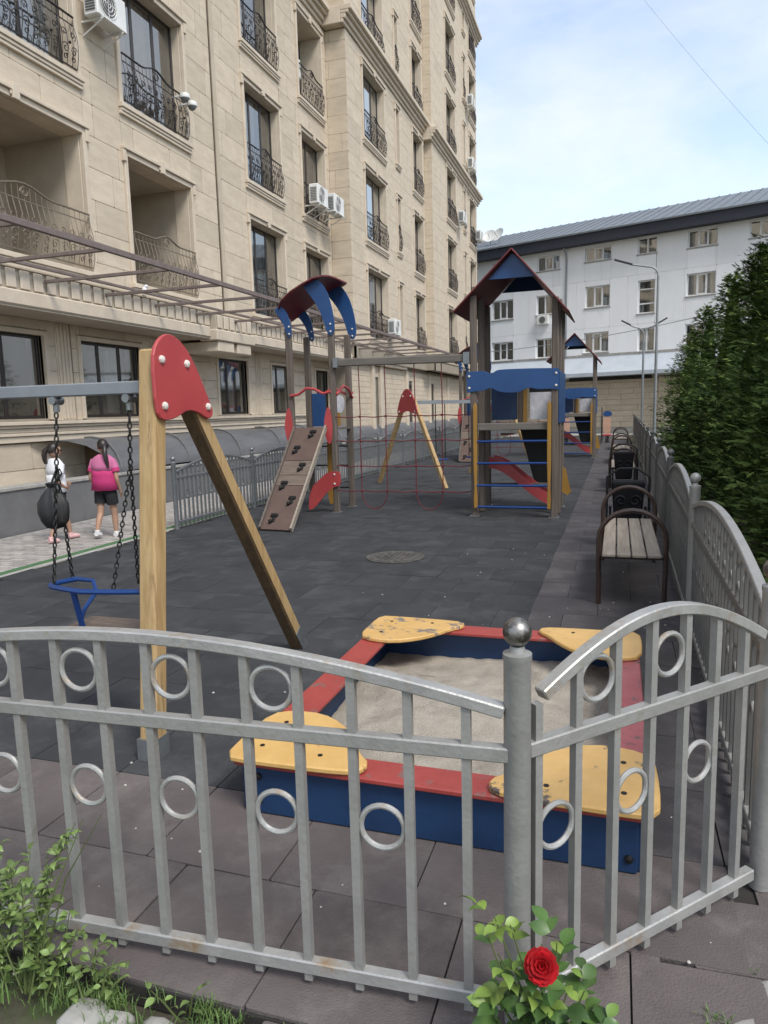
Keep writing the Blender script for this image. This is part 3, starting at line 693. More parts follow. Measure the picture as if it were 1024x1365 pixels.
ac_unit(38.4, BAY2-.30, 11.3, 'small white air conditioner beside the window above the far cornice corner, right bay')
ac_unit(41.0, BAY2-.30, 17.9, 'dark air conditioner high on the far end of the cream building')
ac_unit(41.0, BAY2-.30, 14.7, 'small air conditioner just above the far cornice of the cream building')
ac_unit(43.2, BAY2-.30, 11.4, 'air conditioner at the far corner window under the cornice')
ac_unit(21.4, .42, 11.9, 'air conditioner standing inside the deep open balcony under the near cornice')
for q, (s, zz, lb) in enumerate(((14.25, 8.42, 'left of two dome cameras on the iron railing'), (14.52, 8.36, 'right of two dome cameras on the iron railing'))):
    r_ = thing('dome_camera', lb, 'security camera', (GX+.30, s, zz))
    MB().lathe([(.02, .10), (.10, .09), (.115, .03), (.11, 0)], n=16).build('housing', M['ac'], r_, smooth=True)
    MB().sphere((0, 0, 0), .085, 14, 8).build('lens_dome', M['galv'], r_, smooth=True)
    MB().bar((-.3, 0, .07), (0, 0, .07), .03, .03).build('arm', M['ac'], r_)

# ================================================================ WHITE BUILDING BEHIND
wb = thing('white_building', 'long white four-storey building with dark fascia, grey metal roof and canopy', 'building', (2, 46, 0), R(-18))
WT = 11.45
wins = [(-7.43, -5.91, 10.3, 11.2), (-4.27, -2.64, 10.45, 11.26), (-1.09, .02, 10.45, 11.38), (1.71, 3.28, 10.4, 11.35), (4.88, 6.32, 10.45, 11.36), (-10.7, -9.1, 10.37, 11.23),
        (-10.66, -9.11, 7.55, 8.80), (-7.47, -6.34, 7.6, 8.78), (-4.23, -2.69, 7.7, 8.97), (-1.02, -.03, 7.05, 8.95), (1.71, 3.26, 7.75, 8.98), (4.88, 6.4, 7.75, 8.98),
        (-10.67, -9.12, 4.86, 6.08), (-7.51, -6.42, 4.86, 6.08), (-4.29, -2.73, 4.98, 6.2), (-.97, .0, 4.84, 6.2), (1.71, 3.26, 4.95, 6.2), (4.88, 6.4, 4.95, 6.2),
        (8.2, 9.7, 10.4, 11.3), (8.2, 9.7, 7.75, 8.98), (8.2, 9.7, 4.95, 6.2)]
wm = MB()
for q in cut([(-22, 22, 3.4, WT)], wins): wm.box(q[0], q[1], .045, .35, q[2], q[3])
wm.box(-22, 22, .36, .5, 3.4, 3.42); wm.box(-22, 22, 11, 11.3, 0, WT); wm.box(-22, -21.7, .35, 11, 0, WT); wm.box(21.7, 22, .35, 11, 0, WT)
wm.build('wall', M['white_wall'], wb)
cw = Clad(wb); cw.face((-16, 16, 3.6, WT), wins, 3.2, 2.85, .045, m='white_wall', jit=0, thick=.045, joint=.008)
cw.face((-16, 16, 0.35, 3.25), [(.35, .95, 0, 5), (-14, -13.4, 0, 5)], 1.6, .34, .06, m='stone', thick=.03, jit=.2, joint=.02)
cw.build('wall_panel', 200)
MB().box(-22, 22, .06, .35, 0, 3.4).build('lower_wall', M['stone_back'], wb)
MB().box(-16, 16, -.05, .058, 0, .34).build('plinth', M['kerb'], wb, bevel=.01)
pp = MB(); pp.box(.35, .95, -.10, .055, .341, 3.3); pp.build('pilaster', M['stone'], wb, bevel=.02)
for a0, a1 in ((-5.2, -.1), (1.6, 3.5)): MB().box(a0, a1, -.02, .028, 3.24, 3.46).build('vent_slot', M['room'], wb)
c_ = MB(); c_.add([(-16, .04, 4.72), (16, .04, 4.72), (16, -1.3, 3.62), (-16, -1.3, 3.62), (-16, .04, 4.68), (16, .04, 4.68), (16, -1.3, 3.56), (-16, -1.3, 3.56)],
                  [(0, 1, 2, 3), (7, 6, 5, 4), (3, 2, 6, 7), (0, 4, 5, 1), (0, 3, 7, 4), (1, 5, 6, 2)])
c_.build('canopy', M['canopy'], wb)
MB().box(-16, 16, -1.36, -1.302, 3.46, 3.68).build('canopy_edge', M['canopy'], wb)
MB().box(-16, 16, -.03, .05, 4.73, 4.86).build('canopy_flashing', M['kerb'], wb)
MB().box(-22, 22, -.75, -.70, 11.42, 12.0).build('fascia', M['fascia'], wb)
MB().box(-22, 22, -.70, .05, 11.455, 11.50).build('eaves_soffit', M['fascia'], wb)
MB().bar((-22, -.80, 12.04), (22, -.80, 12.04), .14, .09).build('gutter', M['roof_grey'], wb)
rf = MB().add([(-22, -.85, 12.06), (22, -.85, 12.06), (22, 5.5, 14.3), (-22, 5.5, 14.3), (22, 11.5, 12.06), (-22, 11.5, 12.06)], [(0, 1, 2, 3), (3, 2, 4, 5), (0, 3, 5), (1, 4, 2)]).build('roof', M['roof_grey'], wb, normals=False)
sm = MB()
for i in range(74): sm.bar((-21.8+i*.6, -.85, 12.075), (-21.8+i*.6, 5.4, 14.3), .03, .04)
sm.build('seam', M['roof_grey'], rf, kind='stuff')
for a0, a1, z0, z1 in wins:
    w_ = a1-a0; h_ = z1-z0; c = (a0+a1)/2
    def fm():
        e = .07; mb = MB(); mb.box(-w_/2, -w_/2+e, 0, .06, 0, h_); mb.box(w_/2-e, w_/2, 0, .06, 0, h_); mb.box(-w_/2+e, w_/2-e, 0, .06, 0, e); mb.box(-w_/2+e, w_/2-e, 0, .06, h_-e, h_)
        if w_ > 1.3:
            for u in (.36, .66): mb.box(-w_/2+w_*u-.05, -w_/2+w_*u+.05, -.012, .057, e, h_-e)
            mb.box(-w_/2+w_*.36+.05, -w_/2+w_*.66-.05, -.012, .057, e, e+.06); mb.box(-w_/2+w_*.36+.05, -w_/2+w_*.66-.05, -.012, .057, h_-e-.06, h_-e)
        elif h_ < 1.5: mb.box(-.05, .05, -.012, .057, e, h_-e)
        else: mb.box(-w_/2+e, w_/2-e, .0, .057, h_*.28, h_*.32); mb.box(-w_/2+e, w_/2-e, .0, .057, h_*.72, h_*.75)
        return mb.mesh('window', M['white_frame'])
    f = link('window', fm(), wb, (c, .16, z0))
    link('pane', pane_mesh(w_, h_), f)
    hv = rnd.random()
    if hv < .75: link('curtain', wavy(-w_/2+.06, w_/2-.06 if hv < .4 else w_*.1, .05, h_-.05, .2, M['curtain'], 'curtain'), f)
    MB().box(a0-.06, a1+.06, -.06, .15, z0-.07, z0-.002).build('sill', M['kerb'], wb, bevel=.008)
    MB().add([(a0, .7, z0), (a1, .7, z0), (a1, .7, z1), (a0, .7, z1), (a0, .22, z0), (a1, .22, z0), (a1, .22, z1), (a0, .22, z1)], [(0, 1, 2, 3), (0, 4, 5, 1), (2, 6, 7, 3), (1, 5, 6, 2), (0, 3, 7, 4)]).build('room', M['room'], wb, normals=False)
MB().tube([(-5.43, -.55, 11.42), (-5.43, -.12, 11.1), (-5.43, -.07, 10.8), (-5.43, -.07, 4.8)], .06, 8).build('drainpipe', M['lamp'], wb, smooth=True)
def local_wb(s, t_, z): return Matrix.Translation(wb.location) @ Matrix.Rotation(R(-18), 4, 'Z') @ Vector((s, t_, z))
r_ = thing('air_conditioner', 'round-fan air conditioner on the white building beside a second storey window', 'air conditioner', local_wb(-6.9, -.2, 6.95), R(-18))
MB().box(-.38, .38, -.16, .14, 0, .56).build('casing', M['ac'], r_, bevel=.02)
o = MB().lathe([(.21, 0), (.21, .02)], n=20).build('fan_opening', M['ac_dark'], r_); o.rotation_euler = (R(90), 0, 0); o.location = (0, -.162, .28)
# dishes on the far roof
for q, (s, lb) in enumerate(((-11.25, 'left satellite dish on the grey metal roof'), (-10.6, 'right satellite dish on the grey metal roof'))):
    r_ = thing('satellite_dish', lb, 'satellite dish', local_wb(s, .9, 12.6), R(-18-25*q+10))
    dsh = MB(); n = 18
    dsh.lathe([(.02, 0), (.2, .02), (.38, .07), (.48, .13), (.49, .13), (.38, .06), (.2, .0), (.02, -.02)], n=n)
    o = dsh.build('dish', M['ac'], r_, smooth=True); o.rotation_euler = (R(62), 0, 0); o.location = (0, 0, .62)
    MB().tube([(0, .06, -.1), (0, .06, .6)], .03, 8).build('mast', M['galv'], r_)
    MB().tube([(0, -.05, .4), (0, -.42, .78)], .015, 6).build('feed_arm', M['galv'], r_)

# ================================================================ PLAYGROUND EQUIPMENT
def bolt(mb, p, n=(0, -1, 0), r=.022):
    N_ = Vector(n); p = Vector(p); mb.tube([p, p+N_*r*.5, p+N_*r*.8], [r, r*.85, r*.3], 8)
def rounded(poly, it=2):
    for _ in range(it):
        q = []
        for i in range(len(poly)):
            a = poly[i]; b_ = poly[(i+1) % len(poly)]
            q += [(a[0]*.75+b_[0]*.25, a[1]*.75+b_[1]*.25), (a[0]*.25+b_[0]*.75, a[1]*.25+b_[1]*.75)]
        poly = q
    return poly
# --- swing
sw = thing('playground_swing', 'timber swing frame with red gusset plate and grey steel crossbar', 'swing', (-2.2, 3.1, 0))
def aframe(x):
    m_ = MB().bar((x, 2.86, .0), (x, 3.085, 2.03), .10, .10, (1, 0, 0)); o = P(m_, 'leg', M['wood'], sw, bevel=.012)
    dirv = Vector((0, 4.63-3.30, -1.9)).normalized()
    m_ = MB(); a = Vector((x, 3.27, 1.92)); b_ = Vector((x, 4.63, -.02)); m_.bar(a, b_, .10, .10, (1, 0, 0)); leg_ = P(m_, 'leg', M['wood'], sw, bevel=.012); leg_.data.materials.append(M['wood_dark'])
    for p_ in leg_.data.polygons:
        if p_.normal.y < -.5: p_.material_index = 1  # downward face gets the darker wood: shade painted in, plus stain
    P(MB().bar((x+.053, 4.50, .16), (x+.053, 4.64, -.03), .006, .085, (0, 1, 0)), 'foot_bracket', M['galv'], sw); P(MB().box(x-.053, x+.053, 2.808, 2.925, 0, .11), 'foot_bracket', M['galv'], sw)
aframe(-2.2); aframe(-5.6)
poly = [(2.99, 1.73), (2.985, 1.98), (3.02, 2.055), (3.09, 2.105), (3.16, 2.11), (3.25, 2.075), (3.33, 2.0), (3.40, 1.90), (3.46, 1.80), (3.505, 1.735), (3.49, 1.69), (3.44, 1.685), (3.36, 1.72), (3.26, 1.735), (3.17, 1.70), (3.10, 1.685), (3.03, 1.685)]
for x in (-2.148, -5.548):
    o = P(MB().plate(rounded(poly, 1), lambda a, b_, t_: (x+t_, a, b_), 0, .02), 'gusset_plate', M['red'], sw, bevel=.004)
    for a, b_ in ((3.055, 1.98), (3.27, 1.97), (3.055, 1.755), (3.45, 1.75)):
        mb = MB(); bolt(mb, (x+.02, a, b_), (1, 0, 0), .021); P(mb, 'bolt_cap', M['bolt'], sw, smooth=True)
P(MB().box(-5.54, -2.252, 3.075, 3.135, 1.82, 1.885), 'crossbar', M['beam_steel'], sw, bevel=.006)
sg = thing('hanging_swing', 'wooden swing seat with blue guard bar on dark chains', 'swing seat', (-2.62, 3.1, .6))
for cx in (-2.83, -2.37):
    h_ = MB(); h_.tube([(cx, 3.07, 1.80), (cx, 3.14, 1.80)], .022, 10); h_.tube([(cx, 3.1, 1.82), (cx, 3.1, 1.74)], .016, 8); P(h_, 'hanger', M['galv'], sg, smooth=True)
linkm = MB(); linkm.tube([(.0075*math.cos(a_*math.pi/4), 0, .014*math.sin(a_*math.pi/4)) for a_ in range(8)], .0036, 5, closed=True)
def chain(a, b_, name='chain', sag=0, fat=1.0):
    mb = MB(); a = Vector(a); b_ = Vector(b_); Ln = (b_-a).length; n = int(Ln/(.023*fat)); dd = (b_-a).normalized()
    q = dd.to_track_quat('Z', 'Y')
    for i in range(n):
        c = a+(b_-a)*((i+.5)/n); rot = q @ Matrix.Rotation(R(90*(i % 2)+25), 3, 'Z').to_quaternion()
        mb.add([c+rot @ (Vector(v)*fat) for v in linkm.v], linkm.f)
    return P(mb, name, M['chain'], sg, smooth=True, normals=False)
SPL, SPR = (-2.845, 3.08, 1.46), (-2.375, 3.08, 1.46)
chain((-2.83, 3.1, 1.77), SPL, fat=1.25); chain(SPL, (-2.835, 2.975, .835), fat=1.15); chain(SPL, (-2.85, 3.13, .825), fat=1.15)
chain((-2.37, 3.1, 1.77), SPR, fat=1.25); chain(SPR, (-2.44, 2.955, .835), fat=1.15); chain(SPR, (-2.42, 3.13, .825), fat=1.15)
g_ = MB(); zz = .825
g_.tube([(-2.83, 3.14, zz), (-2.87, 3.05, zz), (-2.865, 2.98, zz), (-2.83, 2.955, zz), (-2.72, 2.925, zz), (-2.60, 2.90, zz), (-2.50, 2.915, zz), (-2.40, 2.935, zz), (-2.27, 2.97, zz), (-2.25, 3.05, zz), (-2.28, 3.14, zz)], .0145, 8)
P(g_, 'guard_bar', M['blue_tube'], sg, smooth=True)
P(MB().bar((-2.66, 2.915, zz-.005), (-2.66, 2.965, .60), .036, .014, (0, 1, 0)), 'guard_strut', M['blue_tube'], sg, bevel=.004)
P(MB().tube([(-2.83, 3.14, zz), (-2.74, 3.16, zz-.01), (-2.69, 3.12, zz-.06), (-2.665, 2.99, zz-.12), (-2.66, 2.955, .66)], .012, 8), 'guard_strut', M['blue_tube'], sg, smooth=True)
for i in range(4): P(MB().box(-2.80, -2.34, 2.96+i*.062, 3.018+i*.062, .575, .600), 'seat_board', M['plank_worn'], sg, bevel=.004)
# bag hung on the chain
bag = MB(); n = 44; prof = [(.004, .0), (.055, .012), (.092, .05), (.105, .10), (.10, .15), (.075, .195), (.042, .225), (.026, .238), (.04, .262), (.02, .268)]
for i, (r0, z_) in enumerate(prof): pass
vs = []
for r0, z_ in prof:
    for j in range(n):
        a_ = 2*math.pi*j/n; rr = r0*(1+.13*math.sin(a_*7+z_*9)*(z_/.27)+.07*math.sin(a_*3+1)+.05*math.sin(z_*50+a_*2))
        vs.append((rr*math.cos(a_)*1.0, rr*math.sin(a_)*.8, z_))
fs = [(i*n+j, i*n+(j+1) % n, (i+1)*n+(j+1) % n, (i+1)*n+j) for i in range(len(prof)-1) for j in range(n)]+[tuple(range(n-1, -1, -1))]
bg_ = thing('black_bag', 'black nylon drawstring bag hanging on the left swing chain', 'bag', (-2.90, 3.09, 1.11))
MB().add([(a*.84, b_*.8, c_*.96) for a, b_, c_ in vs], fs).build('bag_body', M['bag'], bg_, smooth=True)
MB().tube([(.0, 0, .25), (.01, .02, .30), (.02, .05, .325), (.03, .05, .30), (0.005, 0.01, .25)], .006, 6).build('strap', M['bag'], bg_, smooth=True)

# --- sandpit
sb = thing('sandpit', 'square sandpit with blue sides, red rim planks and yellow corner seats', 'sandpit', (-.7, 3.5, 0))
X0, X1, Y0, Y1 = -1.50, .10, 2.56, 4.56
for (a, b_) in (((X0, Y0), (X1, Y0)), ((X1, Y0), (X1, Y1)), ((X1, Y1), (X0, Y1)), ((X0, Y1), (X0, Y0))):
    P(MB().bar((a[0], a[1], .112), (b_[0], b_[1], .112), .035, .218), 'side_board', M['blue_box'], sb, bevel=.004)
for mk, q in (('red_worn', (X0-.03, X1+.03, Y0-.05, Y0+.11)), ('red_worn', (X0-.03, X1+.03, Y1-.11, Y1+.05))):
    P(MB().box(*q, .223, .248), 'rim_plank', M[mk], sb, bevel=.006)
P(MB().box(X0-.05, X0+.12, Y0+.112, Y1-.112, .223, .247), 'rim_plank', M['red_worn'], sb, bevel=.006)
P(MB().box(X1-.10, X1+.05, Y0+.112, Y1-.112, .223, .247), 'rim_plank', M['red_pink'], sb, bevel=.006)
seat1 = [(0, 0), (.12, -.01), (.45, 0), (.60, .02), (.62, .10), (.55, .17), (.48, .30), (.38, .42), (.25, .50), (.10, .50), (.0, .44), (-.01, .2)]
def seat(cx, cy, sx, sy, m_):
    pl_ = [(cx+sx*a, cy+sy*b_) for a, b_ in rounded(seat1, 1)]
    P(MB().plate(pl_, lambda a, b_, t_: (a, b_, t_), .250, .276), 'corner_seat', M[m_], sb, bevel=.006)
    for a, b_ in ((.12, .12), (.4, .1), (.12, .36)):
        mb = MB(); mb.lathe([(.011, 0), (.011, .003)], (cx+sx*a, cy+sy*b_, .276), 8); P(mb, 'screw', M['black'], sb)
seat(X0-.06, Y0-.07, 1, 1, 'yellow'); seat(X1+.07, Y0-.07, -1, 1, 'yellow'); seat(X1+.06, Y1+.06, -1, -1, 'yellow'); seat(X0-.06, Y1+.06, 1, -1, 'yellow_worn')
for x, y in ((X0+.07, .17), (X0+.07, .06), (X1-.03, .06)): 
    mb = MB(); bolt(mb, (x, Y0-.018, y), (0, -1, 0), .017); P(mb, 'bolt', M['black'], sb, smooth=True)
sd = MB(); nn = 60; vs = []; fs = []
from mathutils import noise as mn
for i in range(nn+1):
    for j in range(nn+1):
        x = X0+.02+(X1-X0-.04)*i/nn; y = Y0+.02+(Y1-Y0-.04)*j/nn
        z = .085+.05*mn.noise(Vector((x*1.7, y*1.7, 0)))+.020*mn.noise(Vector((x*6, y*6, 3)))+.008*mn.noise(Vector((x*17, y*17, 3)))
        if i in (0, nn) or j in (0, nn): z -= .0
        vs.append((x, y, z-.03))
for i in range(nn):
    for j in range(nn): fs.append((i*(nn+1)+j, (i+1)*(nn+1)+j, (i+1)*(nn+1)+j+1, i*(nn+1)+j+1))
o = MB().add(vs, fs).build('sand', M['sand'], smooth=True, normals=False); tag(o, kind='stuff')

# --- the large climbing frame (tower + net + sloping climbing wall)
cf = thing('climbing_frame', 'nearer timber climbing frame with red gable roof, rope net, blue panels and climbing ramp', 'climbing frame', (-2.9, 11.7, 0), 0, 'timber climbing frames')
def post(x, y, z1, m='wood_grey', z0=0): P(MB().box(-.05+x, .05+x, y-.05, y+.05, z0, z1), 'post', M[m], cf, bevel=.014)
def foot(x, y): P(MB().box(x-.075, x+.075, y-.075, y+.075, .0, .012), 'post_foot', M['galv'], cf)
TX0, TX1, TY0, TY1 = -2.14, -.90, 11.2, 12.45
for x, y, z in ((TX0, TY0, 3.42), (TX1, TY0, 3.32), (TX0, TY1, 3.42), (TX1, TY1, 3.32)): post(x, y, z); foot(x, y)
post(TX0+.02, TY0+.55, 3.5); post(TX1+.015, TY0+.42, 3.34)
# gable roof
ax, az = -1.53, 4.03
for (ex_, ez, nm) in ((-2.42, 3.17, 'l'), (-.70, 3.08, 'r')):
    P(MB().bar(((ax), 11.8, az), (ex_, 11.8, ez), 1.60, .022, (0, 0, 1)), 'roof_panel', M['red_deep'], cf, bevel=.004)
for yy in (TY0-.055, TY1+.055):
    P(MB().plate([(ax-.36, az-.40), (ax-.02, az-.06), (ax+.02, az-.06), (ax+.36, az-.40)], lambda a, b_, t_: (a, yy+t_, b_), -.012, .012), 'gable_panel', M['blue'], cf)
# blue wavy front panel
def wave(x0, x1, zt, zb, yy, m='blue', name='side_panel'):
    n = 24; top = []; bot = []
    for i in range(n+1):
        u = i/n; x = x0+(x1-x0)*u
        top.append((x, zt+.018*math.sin(u*3)-.05*math.exp(-((u-.27)/.05)**2))); bot.append((x, zb+.02*math.sin(u*9)+.05*math.exp(-((u-.27)/.06)**2)+.05*math.exp(-((u-.68)/.07)**2)))
    return P(MB().plate(bot+top[::-1], lambda a, b_, t_: (a, yy+t_, b_), -.009, .009), name, M[m], cf, bevel=.003)
wave(TX0-.10, TX1+.06, 2.27, 1.95, TY0-.062)
for x in (TX0-.06, TX1+.02):
    for z in (2.2, 2.02): mb = MB(); bolt(mb, (x, TY0-.072, z), (0, -1, 0), .02); P(mb, 'bolt_cap', M['bolt'], cf, smooth=True)
P(MB().box(TX1+.053, TX1+.07, TY0-.02, TY1, 1.45, 2.24), 'side_panel', M['blue'], cf, bevel=.006)
P(MB().box(TX0+.08, TX0+.52, TY1-.1, TY1-.08, 1.5, 2.16), 'back_panel', M['blue_box'], cf, bevel=.006)
P(MB().box(TX0+.53, TX0+.62, TY1-.12, TY1-.03, 1.45, 2.14), 'back_board', M['wood_grey'], cf)
P(MB().box(TX0+.625, TX0+.69, TY1-.12, TY1-.09, 1.45, 2.10), 'back_board', M['yellow_board'], cf)
P(MB().box(TX0+.72, TX1-.07, TY1-.07, TY1-.05, 1.95, 2.14), 'back_panel', M['black'], cf)
P(MB().box(TX0+.74, TX1-.12, TY1-.10, TY1-.085, 1.50, 1.95), 'paper_sheet', M['paper'], cf)
# platform planks
for i in range(8): P(MB().box(TX0-.03, TX1+.03, TY0+.07+i*.15, TY0+.21+i*.15, 1.40, 1.44), 'platform_plank', M['wood_beam'], cf)
P(MB().box(TX0+.052, TX1-.052, TY0-.03, TY0+.03, 1.36, 1.47), 'front_rail', M['wood_beam'], cf, bevel=.008)
P(MB().box(TX1-.03, TX1+.03, TY0+.051, TY1-.051, 1.30, 1.42), 'side_rail', M['wood_grey'], cf, bevel=.008)
# rungs with yellow side boards
for x, sgn in ((TX0+.03, 1), (TX1-.075, -1)):
    pl_ = [(x-.025, .14), (x-.03, .3), (x-.018, .45), (x-.03, .8), (x-.03, 1.74), (x, 1.80), (x+.03, 1.74), (x+.03, .8), (x+.018, .45), (x+.03, .3), (x+.025, .14)]
    P(MB().plate(pl_, lambda a, b_, t_: (a, TY0-.056+t_, b_), -.045, .0), 'ladder_side', M['yellow_board'], cf, bevel=.006)
for z in (.16, .50, .85, 1.19): P(MB().tube([(TX0+.05, TY0-.08, z), (TX1-.08, TY0-.08, z)], .019, 8), 'rung', M['blue_tube'], cf, smooth=True)
P(MB().box(TX0, TX1, TY1-.02, TY1+.02, .36, .41), 'back_rail', M['wood_beam'], cf)
# red slide between front and back posts and black climbing sheet
n = 14; up_ = []; lo = []
for i in range(n+1):
    u = i/n; x = -2.05+u*1.10; z = .80-.62*(3*u*u-2*u**3)
    up_.append((x, z+.09)); lo.append((x, z-.10))
for yy in (12.02, 12.5): P(MB().plate(lo+up_[::-1], lambda a, b_, t_: (a, yy+t_, b_), 0, .02), 'slide_side', M['red'], cf)
chn = MB(); vs = []
for x, z in [(a, b_+.05) for a, b_ in lo]: vs += [(x, 12.022, z), (x, 12.498, z)]
chn.add(vs, [(2*i, 2*i+2, 2*i+3, 2*i+1) for i in range(n)]); P(chn, 'slide_chute', M['galv'], cf, normals=False)
P(MB().plate([(-1.62, 1.38), (-.92, 1.38), (-.86, .30), (-1.36, .42)], lambda a, b_, t_: (a, 12.62+t_, b_), 0, .03), 'climbing_sheet', M['black'], cf)
P(MB().plate([(-.84, .72), (-.79, .68), (-.74, .45), (-.70, .3), (-.76, .24), (-.85, .3)], lambda a, b_, t_: (a, 12.1+t_, b_), 0, .02), 'slide_lip', M['yellow_board'], cf)
# beam and net
P(MB().bar((-4.53, 11.27, 2.52), (-2.2, 11.24, 2.49), .09, .12), 'net_beam', M['wood_beam'], cf, bevel=.012)
P(MB().box(-4.50, -4.42, 11.2, 11.34, 2.44, 2.60), 'beam_bracket', M['galv'], cf); P(MB().box(-2.30, -2.2, 11.165, 11.31, 2.40, 2.58), 'beam_bracket', M['galv'], cf)
VX = (-4.07, -3.62, -3.12, -2.67); VZ = (1.62, 1.22, .80, .38)
for i, x in enumerate(VX):
    P(MB().tube([(x, 11.25, 2.46), (x+.01, 11.25, 1.62), (x-.005, 11.25, 1.2), (x+.006, 11.25, .8), (x, 11.25, .38)], .0085, 6), 'net_rope', M['rope'], cf, smooth=True)
for z in VZ:
    pts = [(-4.5, 11.25, z+.01)]
    for x in VX: pts += [(x-.2, 11.25, z-.012), (x, 11.25, z+.004)]
    pts += [(-2.4, 11.25, z-.015), (-2.15, 11.25, z+.015)]
    P(MB().tube(pts, .0085, 6), 'net_rope', M['rope'], cf, smooth=True)
for x0, x1 in ((VX[0], VX[1]), (VX[2], VX[3])):
    P(MB().tube([(x0+(x1-x0)*(.5-.5*math.cos(math.pi*k/12)), 11.25, .38-.30*math.sin(math.pi*k/12)) for k in range(13)], .0085, 6), 'net_rope', M['rope'], cf, smooth=True)
kn = MB()
for x in VX:
    for z in VZ: kn.sphere((x, 11.25, z), .024, 6, 5)
P(kn, 'net_knots', M['rope'], cf, kind='stuff')
# climber tower
CX0, CX1, CY0, CY1 = -5.33, -4.55, 11.3, 12.05
for x, y, z in ((CX0, CY0, 3.28), (CX1, CY0, 3.30), (CX0, CY1, 3.05), (CX1, CY1, 3.05)): post(x, y, z); foot(x, y)
arc = [(-5.56, 3.26, .12), (-5.53, 3.34, .34), (-5.45, 3.46, .52), (-5.36, 3.55, .60), (-5.18, 3.68, .63), (-4.95, 3.79, .64), (-4.76, 3.87, .63), (-4.62, 3.905, .56), (-4.53, 3.91, .44), (-4.47, 3.895, .28), (-4.44, 3.875, .10)]
rv = MB(); vs = []
for x, z, hw_ in arc:
    hw_ *= .9
    vs += [(x, 11.66-hw_, z), (x, 11.66+hw_, z), (x, 11.66+hw_, z+.022), (x, 11.66-hw_, z+.022)]
fs = [(0, 1, 2, 3), tuple(len(vs)-1-k for k in range(4))]
for i in range(len(arc)-1):
    for k in range(4): fs.append((i*4+k, (i+1)*4+k, (i+1)*4+(k+1) % 4, i*4+(k+1) % 4))
P(rv.add(vs, fs), 'curved_roof', M['red_deep'], cf, smooth=True)
cres = [(-.36, .92), (-.20, .92), (-.06, .74), (.03, .48), (.075, .18), (.06, .04), (.0, -.02), (-.07, .04), (-.11, .2), (-.19, .42), (-.30, .60), (-.42, .74), (-.46, .84)]
for cx, cy, sc_ in ((CX1+.02, CY0-.06, 1.0), (CX1+.08, CY1+.06, 1.02), (CX0+.05, CY0-.06, .55), (CX0+.08, CY1+.06, .6)):
    P(MB().plate([(cx+a*sc_, 2.98+b_*sc_) for a, b_ in rounded(cres, 1)], lambda a, b_, t_: (a, cy+t_, b_), -.01, .01), 'roof_bracket', M['blue'], cf)
    for z in (3.03, 3.15): mb = MB(); bolt(mb, (cx, cy-.012, z), (0, -1, 0), .018); P(mb, 'bolt_cap', M['bolt'], cf, smooth=True)
for i in range(5): P(MB().box(CX0-.03, CX1+.03, CY0+.06+i*.14, CY0+.19+i*.14, 1.41, 1.445), 'platform_plank', M['wood_beam'], cf)
for yy, xs in ((CY0-.065, (CX0+.02, CX1-.02)), (CY1+.065, (CX0+.1, CX1+.05))):
    P(MB().tube([(xs[0], yy, 2.0), (xs[0]+.15, yy, 2.02), (xs[0]+.3, yy, 2.12), (xs[0]+.45, yy, 2.10), (xs[0]+.6, yy, 2.02), (xs[1], yy, 2.05)], .024, 8), 'grab_bar', M['red'], cf, smooth=True)
P(MB().tube([(CX1+.06, CY0, 2.0), (CX1+.07, CY0+.3, 2.15), (CX1+.07, CY0+.55, 2.1), (CX1+.06, CY1, 1.95)], .024, 8), 'grab_bar', M['red'], cf, smooth=True)
P(MB().box(CX0+.06, CX0+.32, CY1-.01, CY1+.01, 1.46, 2.05), 'back_panel', M['blue'], cf, bevel=.005)
P(MB().box(CX0+.45, CX0+.60, CY1-.01, CY1+.01, 1.46, 1.70), 'back_panel', M['yellow_board'], cf, bevel=.005)
P(MB().plate([(CX0+.60+.10*math.cos(a_*.5236), 1.85+.16*math.sin(a_*.5236)) for a_ in range(12)], lambda a, b_, t_: (a, CY1+t_, b_), -.01, .01), 'mirror_disc', M['paper'], cf)
for x in (CX0-.02, CX1-.07):
    P(MB().plate(rounded([(x-.06, 1.28), (x-.09, 1.5), (x-.03, 1.78), (x+.03, 1.80), (x+.07, 1.5), (x+.05, 1.22), (x, 1.16)], 1), lambda a, b_, t_: (a, CY0-.09+t_, b_), 0, .02), 'ramp_guard', M['red'], cf)
# ramp
tl, tr_, bl, br = Vector((-5.22, 11.2, 1.46)), Vector((-4.68, 11.2, 1.46)), Vector((-4.97, 9.30, .03)), Vector((-4.47, 9.25, .03))
def ramp_pt(u, v): return (tl*(1-u)+tr_*u)*(1-v)+(bl*(1-u)+br*u)*v
nrm = (tr_-tl).cross(bl-tl).normalized(); nrm = -nrm if nrm.z < 0 else nrm
for v0, v1, mk in ((0, .355, 'plank_brown'), (.36, .50, 'plank_worn'), (.505, .60, 'plank_worn'), (.605, 1, 'plank_brown')):
    c4 = [ramp_pt(0, v0), ramp_pt(1, v0), ramp_pt(1, v1), ramp_pt(0, v1)]
    P(MB().add([c-nrm*.02 for c in c4]+[c for c in c4], [(0, 1, 2, 3), (7, 6, 5, 4), (0, 4, 5, 1), (1, 5, 6, 2), (2, 6, 7, 3), (3, 7, 4, 0)]), 'ramp_board', M[mk], cf)
P(MB().bar(ramp_pt(1.03, 0), ramp_pt(1.03, 1.0), .03, .09), 'ramp_edge', M['slat'], cf); P(MB().bar(ramp_pt(-.03, 0), ramp_pt(-.03, 1.0), .03, .09), 'ramp_edge', M['wood_grey'], cf)
